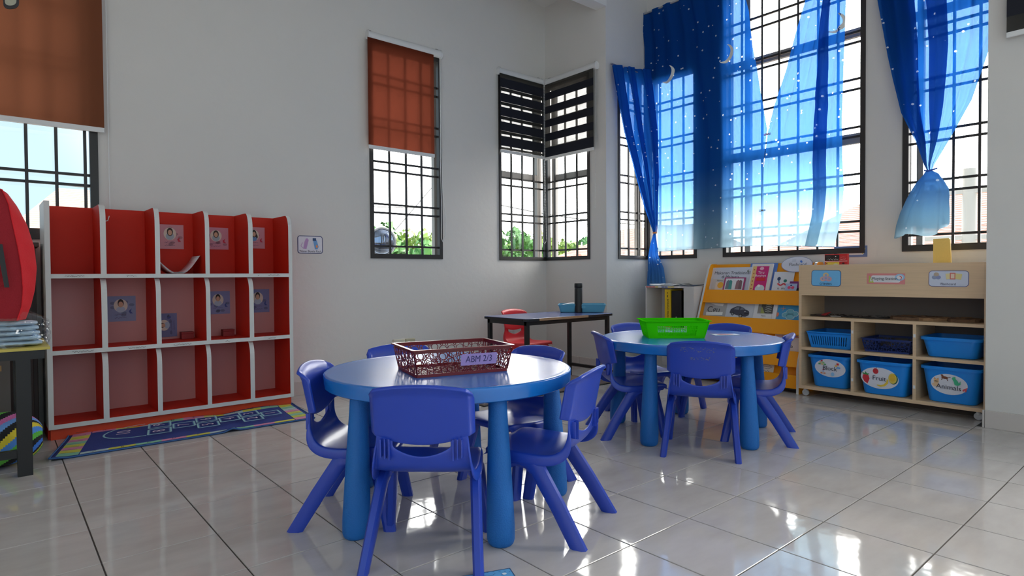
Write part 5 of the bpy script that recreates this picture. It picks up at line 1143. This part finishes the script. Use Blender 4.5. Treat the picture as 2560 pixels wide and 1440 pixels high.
blob([(-0.052, cyy+0.030), (-0.032, cyy+0.048), (-0.006, cyy+0.050), (-0.004, cyy+0.026)], (130, 136, 150)); blob([(0.004, cyy+0.024), (0.006, cyy+0.050), (0.026, cyy+0.044), (0.044, cyy+0.030)], (120, 126, 142)); p.ell(-0.055, cyy-0.010, 0.012, 0.015, (36, 36, 42)); p.ell(-0.055, cyy-0.010, 0.007, 0.009, (150, 152, 160)); p.ell(0.018, cyy-0.026, 0.015, 0.018, (36, 36, 42)); p.ell(0.018, cyy-0.026, 0.009, 0.011, (150, 152, 160)); blob([(0.046, cyy-0.012), (0.080, cyy-0.006), (0.080, cyy+0.002), (0.048, cyy-0.002)], (40, 40, 50)); blob([(0.044, cyy+0.008), (0.058, cyy+0.012), (0.056, cyy+0.018), (0.044, cyy+0.014)], (210, 214, 220)); p.build(t)
t, p, w, h = leaf('picture_book', 'thick white book with a fern photo on the second tier', 'book', -0.131, -0.318, zB, 0.688, (228, 228, 230), 0.022, 0.004, tilt=0)
p.rect(-0.062, 0.085, 0.062, h-0.026, (84, 82, 78)); p.poly([(-0.062, 0.085), (0.0, 0.085), (-0.03, 0.140), (-0.062, 0.135)], (150, 156, 90)); p.rect(-0.062, 0.085, -0.035, h-0.026, (140, 136, 130))
for k in range(7): yy = 0.098+k*0.0145; p.line([(0.0, yy+0.006), (0.024, yy), (0.050, yy+0.009)], 0.0045, (200, 202, 196))
p.line([(-0.062, 0.078), (0.062, 0.078), (0.062, 0.02)], 0.001, (90, 90, 90)); p.text('Fern', -0.005, 0.064, 0.020, (60, 60, 60)); p.build(t)
t, p, w, h = leaf('picture_card', 'sky blue card with a cloud at the right end of the second tier', 'card', -0.306, -0.500, zB, 0.648, (222, 218, 214), 0.004, 0.010)
p.rect(-0.086, 0.0, 0.10, h-0.010, (70, 160, 214))
for a, b, r in ((-0.02, 0.085, 0.026), (0.015, 0.108, 0.032), (0.055, 0.095, 0.028), (0.02, 0.075, 0.036)): p.ell(a, b, r, r*0.8, (206, 226, 232))
for a, b, r in ((-0.02, 0.085, 0.022), (0.015, 0.108, 0.028), (0.055, 0.095, 0.024), (0.02, 0.075, 0.032)): p.ell(a, b, r, r*0.8, (122, 190, 210), lift=(a == -0.02))
p.line([(-0.062, h-0.045), (-0.022, h-0.045)], 0.003, (230, 160, 140)); p.line([(-0.042, h-0.025), (-0.042, h-0.065)], 0.003, (230, 160, 140)); p.ell(-0.078, 0.085, 0.010, 0.018, (236, 140, 110)); p.build(t)
t, p, w, h = leaf('picture_book', 'pink scalloped notebook on the third tier', 'book', -0.098, -0.232, 0.27, 0.462, (222, 214, 196), 0.008, 0.0)
p.poly([(-0.062, 0.02), (0.062, 0.02), (0.062, h-0.045)]+[(0.062-0.124*k/16, h-0.045+0.016*abs(math.sin(k*PI/5))) for k in range(1, 16)]+[(-0.062, h-0.045)], (206, 160, 200)); p.line([(0.062-0.124*k/16, h-0.043+0.016*abs(math.sin(k*PI/5))) for k in range(17)], 0.004, (70, 60, 80)); p.text('A B C D E', 0, h-0.085, 0.020, (110, 70, 120)); p.build(t)
t, p, w, h = leaf('picture_card', 'white card with arabic script at the right of the third tier', 'card', -0.330, -0.535, 0.265, 0.412, (224, 210, 204), 0.003, 0.004)
p.line([(-0.09, h-0.012), (0.09, h-0.012)], 0.006, (200, 70, 60)); p.rect(-0.06, h-0.05, -0.02, h-0.022, (232, 224, 220)); p.text('جوم', 0.01, h-0.085, 0.05, (50, 46, 60)); p.scrib(-0.08, -0.03, h-0.09, 0.02, (50, 46, 60), 3); p.build(t)
t, p, w, h = leaf('picture_card', 'white card with a drawn oval low on the yellow display', 'card', -0.255, -0.365, 0.10, 0.205, (226, 216, 200), 0.003, 0.0)
p.line(ell(0, h-0.04, 0.034, 0.016, 20)+[(0.034, h-0.04)], 0.002, (70, 60, 60)); p.line([(-0.04, h-0.04), (0.04, h-0.04)], 0.002, (70, 60, 60)); p.scrib(-0.03, 0.03, h-0.075, 0.014, (90, 80, 90), 4); p.build(t)
t = thing('oval_sign', 'oval flashcard sign fixed on the top edge of the yellow display', 'sign', sp(-0.405, 0.948, 0.022))
M = lambda u, v, q: (v*KS/kn-q/kn, -u, v/kn+q*KS/kn)
MB().prism(ell(0, 0, 0.122, 0.066, 40), M, 0, 0.002).build('sign_board', colmat((130, 140, 180)), t); p = Print(M, 0.0024); p.ell(0, 0, 0.118, 0.062, (214, 216, 230), 40); p.text('Flashcard', 0.008, -0.002, 0.036, (56, 58, 70)); p.poly([(0.02, 0.026), (0.032, 0.034), (0.044, 0.018), (0.034, 0.010)], (70, 120, 210)); p.rect(-0.04, 0.022, -0.010, 0.044, (196, 200, 216)); p.build(t)

# ------------------------------------------------------------------ white cube shelf
cs_ = thing('cube_shelf', 'small white cube shelf with files left of the yellow display', 'shelf', (4.65, 0.60, 0)); GRI = mat('grey_white_board', (206, 202, 200), 0.6)
ya, yb = 0.868-0.60, 0.362-0.60
for a, b in ((ya, ya-0.016), (yb+0.10, yb)): MB().box((0, a, 0), (0.24, b, 0.765)).build('side_panel', GRI, cs_)
MB().box((0, ya-0.016, 0.40), (0.24, yb+0.10, 0.415)).build('shelf_board', GRI, cs_); MB().box((0, ya-0.016, 0.02), (0.24, yb+0.10, 0.035)).build('shelf_board', GRI, cs_)
MB().box((-0.002, ya+0.002, 0.765), (0.242, yb-0.002, 0.780)).build('shelf_top', GRI, cs_); MB().box((0.228, ya-0.016, 0.035), (0.24, yb+0.10, 0.765)).build('back_panel', GRI, cs_)
MB().box((0.05, 0.035, 0.415), (0.228, 0.025, 0.765)).build('divider', GRI, cs_)
p = Print(lambda u, v, h: (-0.002-h, -u, v)); rn = random.Random(2)
for k in range(12): u = -0.26+k*0.034; p.rect(u, 0.766, u+0.03, 0.779, rn.choice([(200, 110, 110), (226, 220, 216), (220, 196, 120), (180, 60, 80), (214, 200, 200), (120, 130, 170)]), k == 0)
p.build(cs_)
t = thing('file_box', 'yellow box file with black spine lettering in the cube shelf', 'file', (4.66, 0.635, 0.4155)); MB().box((0, -0.030, 0), (0.19, 0.032, 0.335)).build('file_body', mat('yellow_file', (226, 186, 20), 0.5), t, bevel=0.002)
p = Print(lambda u, v, h: (-h, -u, v)); p.text('BORANG MARKAH', 0.002, 0.15, 0.026, (60, 50, 20), rot=-PI/2, sx=0.9); p.rect(-0.004, 0.265, 0.004, 0.285, (60, 50, 20)); p.ell(0, 0.305, 0.006, 0.008, (150, 120, 30), 10); p.build(t)
t = thing('file_box', 'black box file beside the yellow one in the cube shelf', 'file', (4.665, 0.548, 0.4155)); MB().box((0, -0.052, 0), (0.19, 0.050, 0.325)).build('file_body', BLACKM, t, bevel=0.002); MB().lathe([(0.008, 0), (0.008, 0.002)], (-0.001, 0.0, 0.09), 12, 'x').build('finger_ring', ALU, t)
t = thing('photo_frame', 'small dark framed picture leaning inside the cube shelf', 'picture frame', (4.72, 0.475, 0.4155), rot=(0, R_(8), 0)); MB().box((0, -0.028, 0), (0.012, 0.030, 0.13)).build('frame', BLACKM, t); MB().box((-0.001, -0.020, 0.012), (0.0, 0.022, 0.118)).build('picture', colmat((150, 156, 160)), t)
for k, (y, lab, rz_) in enumerate(((0.76, 'curled white papers on the left of the cube shelf top', 4), (0.635, 'white papers lying in the middle of the cube shelf top', -6), (0.46, 'dark printed papers on the right of the cube shelf top', 2))):
    t = thing('paper_stack', lab, 'papers', (4.76, y, 0.7805), R_(rz_), group='papers on the cube shelf')
    for j in range(3):
        MB().grid(lambda u, v, j=j: (-0.09+0.18*v, (0.085 if k < 2 else 0.075)*(1-2*u), 0.001+0.003*j+(0.022 if k == 0 else 0.010)*abs(2*u-1-0.3*j*0.3)**2.2*(1 if u > 0.5 or k != 0 else 0.35)), 12, 2).build('sheet', PAPER if k < 2 else (BLACKM if j == 2 else colmat((150, 160, 180))), t, smooth=60, solid=0.0006)

# ------------------------------------------------------------------ black table at the left with what lies on it
bt_ = thing('side_table', 'black steel table with a thin yellow edged top at the left', 'table', (0.283, 0.885, 0)); TH2 = 0.575
MB().box((-1.1, 0.0, TH2-0.012), (0.0, 0.55, TH2)).build('tabletop', mat('yellow_edge_board', (196, 178, 84), 0.5), bt_)
MB().box((-1.08, 0.008, TH2-0.052), (-0.02, 0.034, TH2-0.012)).build('apron_rail', BLACKM, bt_); MB().box((-1.08, 0.51, TH2-0.052), (-0.02, 0.536, TH2-0.012)).build('apron_rail', BLACKM, bt_); MB().box((-0.07, 0.03, TH2-0.052), (-0.02, 0.51, TH2-0.012)).build('apron_rail', BLACKM, bt_)
for x in (-0.125, -1.08):
    for y in (0.01, 0.48): MB().box((x, y, 0), (x+0.055, y+0.05, TH2-0.012)).build('leg', BLACKM, bt_, bevel=0.002)
MB().box((-1.03, 0.015, 0.085), (-0.12, 0.040, 0.120)).build('stretcher', BLACKM, bt_)
t = thing('folded_cloth_pack', 'stack of folded blue cloths in a clear plastic bag on the black table', 'cloth pack', (0.07, 0.965, TH2)); CLB = mat('blue_grey_cloth', (186, 208, 224), 0.9, bump=0.4, bscale=90)
for k in range(5):
    z = 0.003+k*0.023; w = 0.19-0.004*k
    Ls = []
    for x in (-0.30, -0.15, 0.0, 0.12, w-0.02, w): 
        q = 0.6 if x == w else 1.0
        Ls.append([(x, (0.0+0.085*math.cos(a))*q+0.06, z+0.0115+0.0115*q*math.sin(a)*(1+0.1*math.sin(x*40+k))) for a in [2*PI*i/12 for i in range(12)]])
    MB().loops(Ls).build('folded_cloth', CLB, t, smooth=60)
def bagf(u, v):
    a = 2*PI*u; z = 0.004+0.15*v; k = 1-0.25*max(0, v-0.75)/0.25; wr = 0.006*math.sin(a*9+v*14)+0.005*math.sin(a*17-v*9)
    return (-0.05+(0.262+wr)*k*max(-1, min(1, 1.15*math.cos(a))), 0.06+(0.105+wr)*k*max(-1, min(1, 1.15*math.sin(a))), z+0.006*math.sin(a*6))
PLASTIC = m_glass('clear_plastic_bag', (0.96, 0.97, 0.98), 0.09)
MB().grid(bagf, 70, 14).build('plastic_bag', PLASTIC, t, smooth=80)
MB().box((-0.008, -0.048, 0.045), (0.035, -0.046, 0.105)).build('white_tag', PAPER, t)
t = thing('red_bag', 'large red fabric school bag with a black strap standing at the left edge', 'bag', (0.04, 1.02, TH2+0.122)); RF = mat('dark_red_fabric', (150, 18, 32), 0.85, bump=0.3, bscale=200); RF2 = mat('bright_red_fabric', (222, 28, 40), 0.8, bump=0.3, bscale=200)
rows_ = [(0.0, 0.130, 0.165), (0.06, 0.148, 0.185), (0.14, 0.155, 0.202), (0.24, 0.150, 0.210), (0.34, 0.138, 0.202), (0.44, 0.122, 0.178), (0.52, 0.110, 0.145), (0.57, 0.09, 0.115), (0.60, 0.03, 0.075)]
def interp(z):
    for a, b in zip(rows_, rows_[1:]):
        if a[0] <= z <= b[0]: f = (z-a[0])/(b[0]-a[0]); return a[1]+(b[1]-a[1])*f, a[2]+(b[2]-a[2])*f
    return rows_[-1][1:]
def front(u, v): z = 0.60*v; a, b = interp(z); x = -0.24+(a+0.24)*u; return (x, -0.085-0.03*math.sin(PI*min(1, max(0, (x+0.24)/0.4)))*math.sin(PI*v)**0.5, z+0.012*math.sin(x*20)*v)
MB().grid(front, 16, 30).build('front_panel', RF, t, smooth=80)
def gus(u, v): z = 0.60*v; a, b = interp(z); return (a+(b-a)*math.sin(u*PI/2), -0.085+0.15*u+0.004*math.sin(z*60+u*5), z+0.012*math.sin(a*20)*v*(1-u))
MB().grid(gus, 10, 40).build('side_gusset', RF2, t, smooth=80)
def backp(u, v): z = 0.60*v; a, b = interp(z); return (-0.24+(b+0.24)*u, 0.065, z)
MB().grid(backp, 6, 20).build('back_panel', RF, t, smooth=80)
def topc(u, v): a, b = interp(0.60); return (-0.24+((a if v < 0.5 else b)+0.24)*u, -0.085+0.15*v, 0.60+0.03*math.sin(PI*v)+0.012*math.sin(u*22)*math.sin(v*9))
MB().grid(topc, 20, 12).build('top_flap', RF2, t, smooth=80)
MB().tube([(front(1, k/20)[0]-0.001, front(1, k/20)[1]-0.002, front(1, k/20)[2]) for k in range(21)], 0.003, 6).build('piping', RF2, t, smooth=60)
MB().prism([(0.065, 0.34), (0.085, 0.34), (0.105, 0.15), (0.088, 0.15)], lambda a, b, h: (a, -0.118-h, b), 0, 0.006).build('strap', BLACKM, t)
t = thing('rolled_quilt', 'rolled quilt with black, yellow, green and blue stripes under the black table', 'quilt', (0.0, 1.15, 0), R_(-2))
cols_ = [(60, 120, 210), (30, 30, 34), (226, 206, 60), (96, 186, 70), (30, 30, 34), (206, 110, 170), (110, 160, 226), (30, 30, 34), (226, 206, 60), (80, 140, 220), (96, 186, 70), (30, 30, 34)]
qm = [mat('quilt_%d' % i, c, 0.9, bump=0.3, bscale=60) for i, c in enumerate(cols_)]; mb = MB(); NU, NV = 96, 80
def ql(u, v):
    a = 2*PI*u; x = -0.42+0.68*v; k = 1.0 if v < 0.8 else math.sqrt(max(0.02, 1-((v-0.8)/0.2)**2)); r = 0.125*(0.8+0.2*k)*(1+0.06*math.sin(a*5+v*9)); r *= (0.35+0.65*k)
    return (x, r*1.05*math.cos(a), 0.125+r*math.sin(a)*0.98)
n0 = len(mb.v)
vs = [ql(i/NU, j/NV) for j in range(NV+1) for i in range(NU+1)]; fs = []; mis = []
for j in range(NV):
    for i in range(NU): fs.append((j*(NU+1)+i, j*(NU+1)+i+1, (j+1)*(NU+1)+i+1, (j+1)*(NU+1)+i)); mis.append(int((i+j*0.9)//5) % 12)
mb.add(vs, fs); mb.mi = mis; mb.build('quilt_cover', qm, t, smooth=80)
MB().grid(lambda u, v: (-0.42+0.30*u, -0.138-0.012*math.sin(u*14+v*6), 0.02+0.16*v), 24, 8).build('brown_lining', mat('brown_plush', (128, 100, 92), 0.95, noise=0.3, nscale=20), t, smooth=80, solid=0.01)
t = thing('notice_board', 'grey board with a yellow note standing behind the black table', 'board', (-0.12, 1.585, 0.0)); MB().box((-0.6, 0, 0.12), (0.27, 0.02, 0.56)).build('board_panel', mat('grey_board', (112, 108, 104), 0.8), t); MB().box((-0.1, -0.002, 0.26), (0.18, 0, 0.42)).build('note_sheet', colmat((214, 210, 150)), t); MB().box((0.175, -0.003, 0.40), (0.235, -0.001, 0.43)).build('tape_strip', colmat((190, 150, 100)), t)
for z in (0.0,): MB().box((-0.6, -0.02, 0), (-0.56, 0.04, 0.12)).box((0.2, -0.02, 0), (0.24, 0.04, 0.12)).build('stand', DK, t)
# ornament at the top left corner
t = thing('hanging_ornament', 'pale fabric and round framed ornament hanging at the top left corner', 'ornament', (0.135, 1.30, 2.30))
MB().grid(lambda u, v: (-0.05+0.075*u*(1-0.5*v), -0.01+0.012*math.sin(u*8), 0.18-0.37*v*(1-0.25*u)), 10, 14).build('pale_cloth', mat('pale_lilac_cloth', (190, 190, 206), 0.9), t, smooth=80, solid=0.003)
MB().prism(rrect(0.018, -0.095, 0.078, 0.06, 0.025), lambda a, b, h: (a, -0.006-h, b-0.35*(0.04-a)), 0, 0.008).build('frame', mat('ornament_dark', (44, 40, 46), 0.5), t); MB().prism(rrect(0.024, -0.080, 0.068, 0.054, 0.02), lambda a, b, h: (a, -0.014-h, b-0.35*(0.04-a)), 0, 0.002).build('picture', mat('ornament_pale', (170, 168, 150), 0.6, noise=0.4, nscale=40), t)
MB().tube([(0.03, 0, 0.10), (0.03, 0, ZC-2.30)], 0.0015, 5).build('hanging_cord', PAPER, t)
print('done')
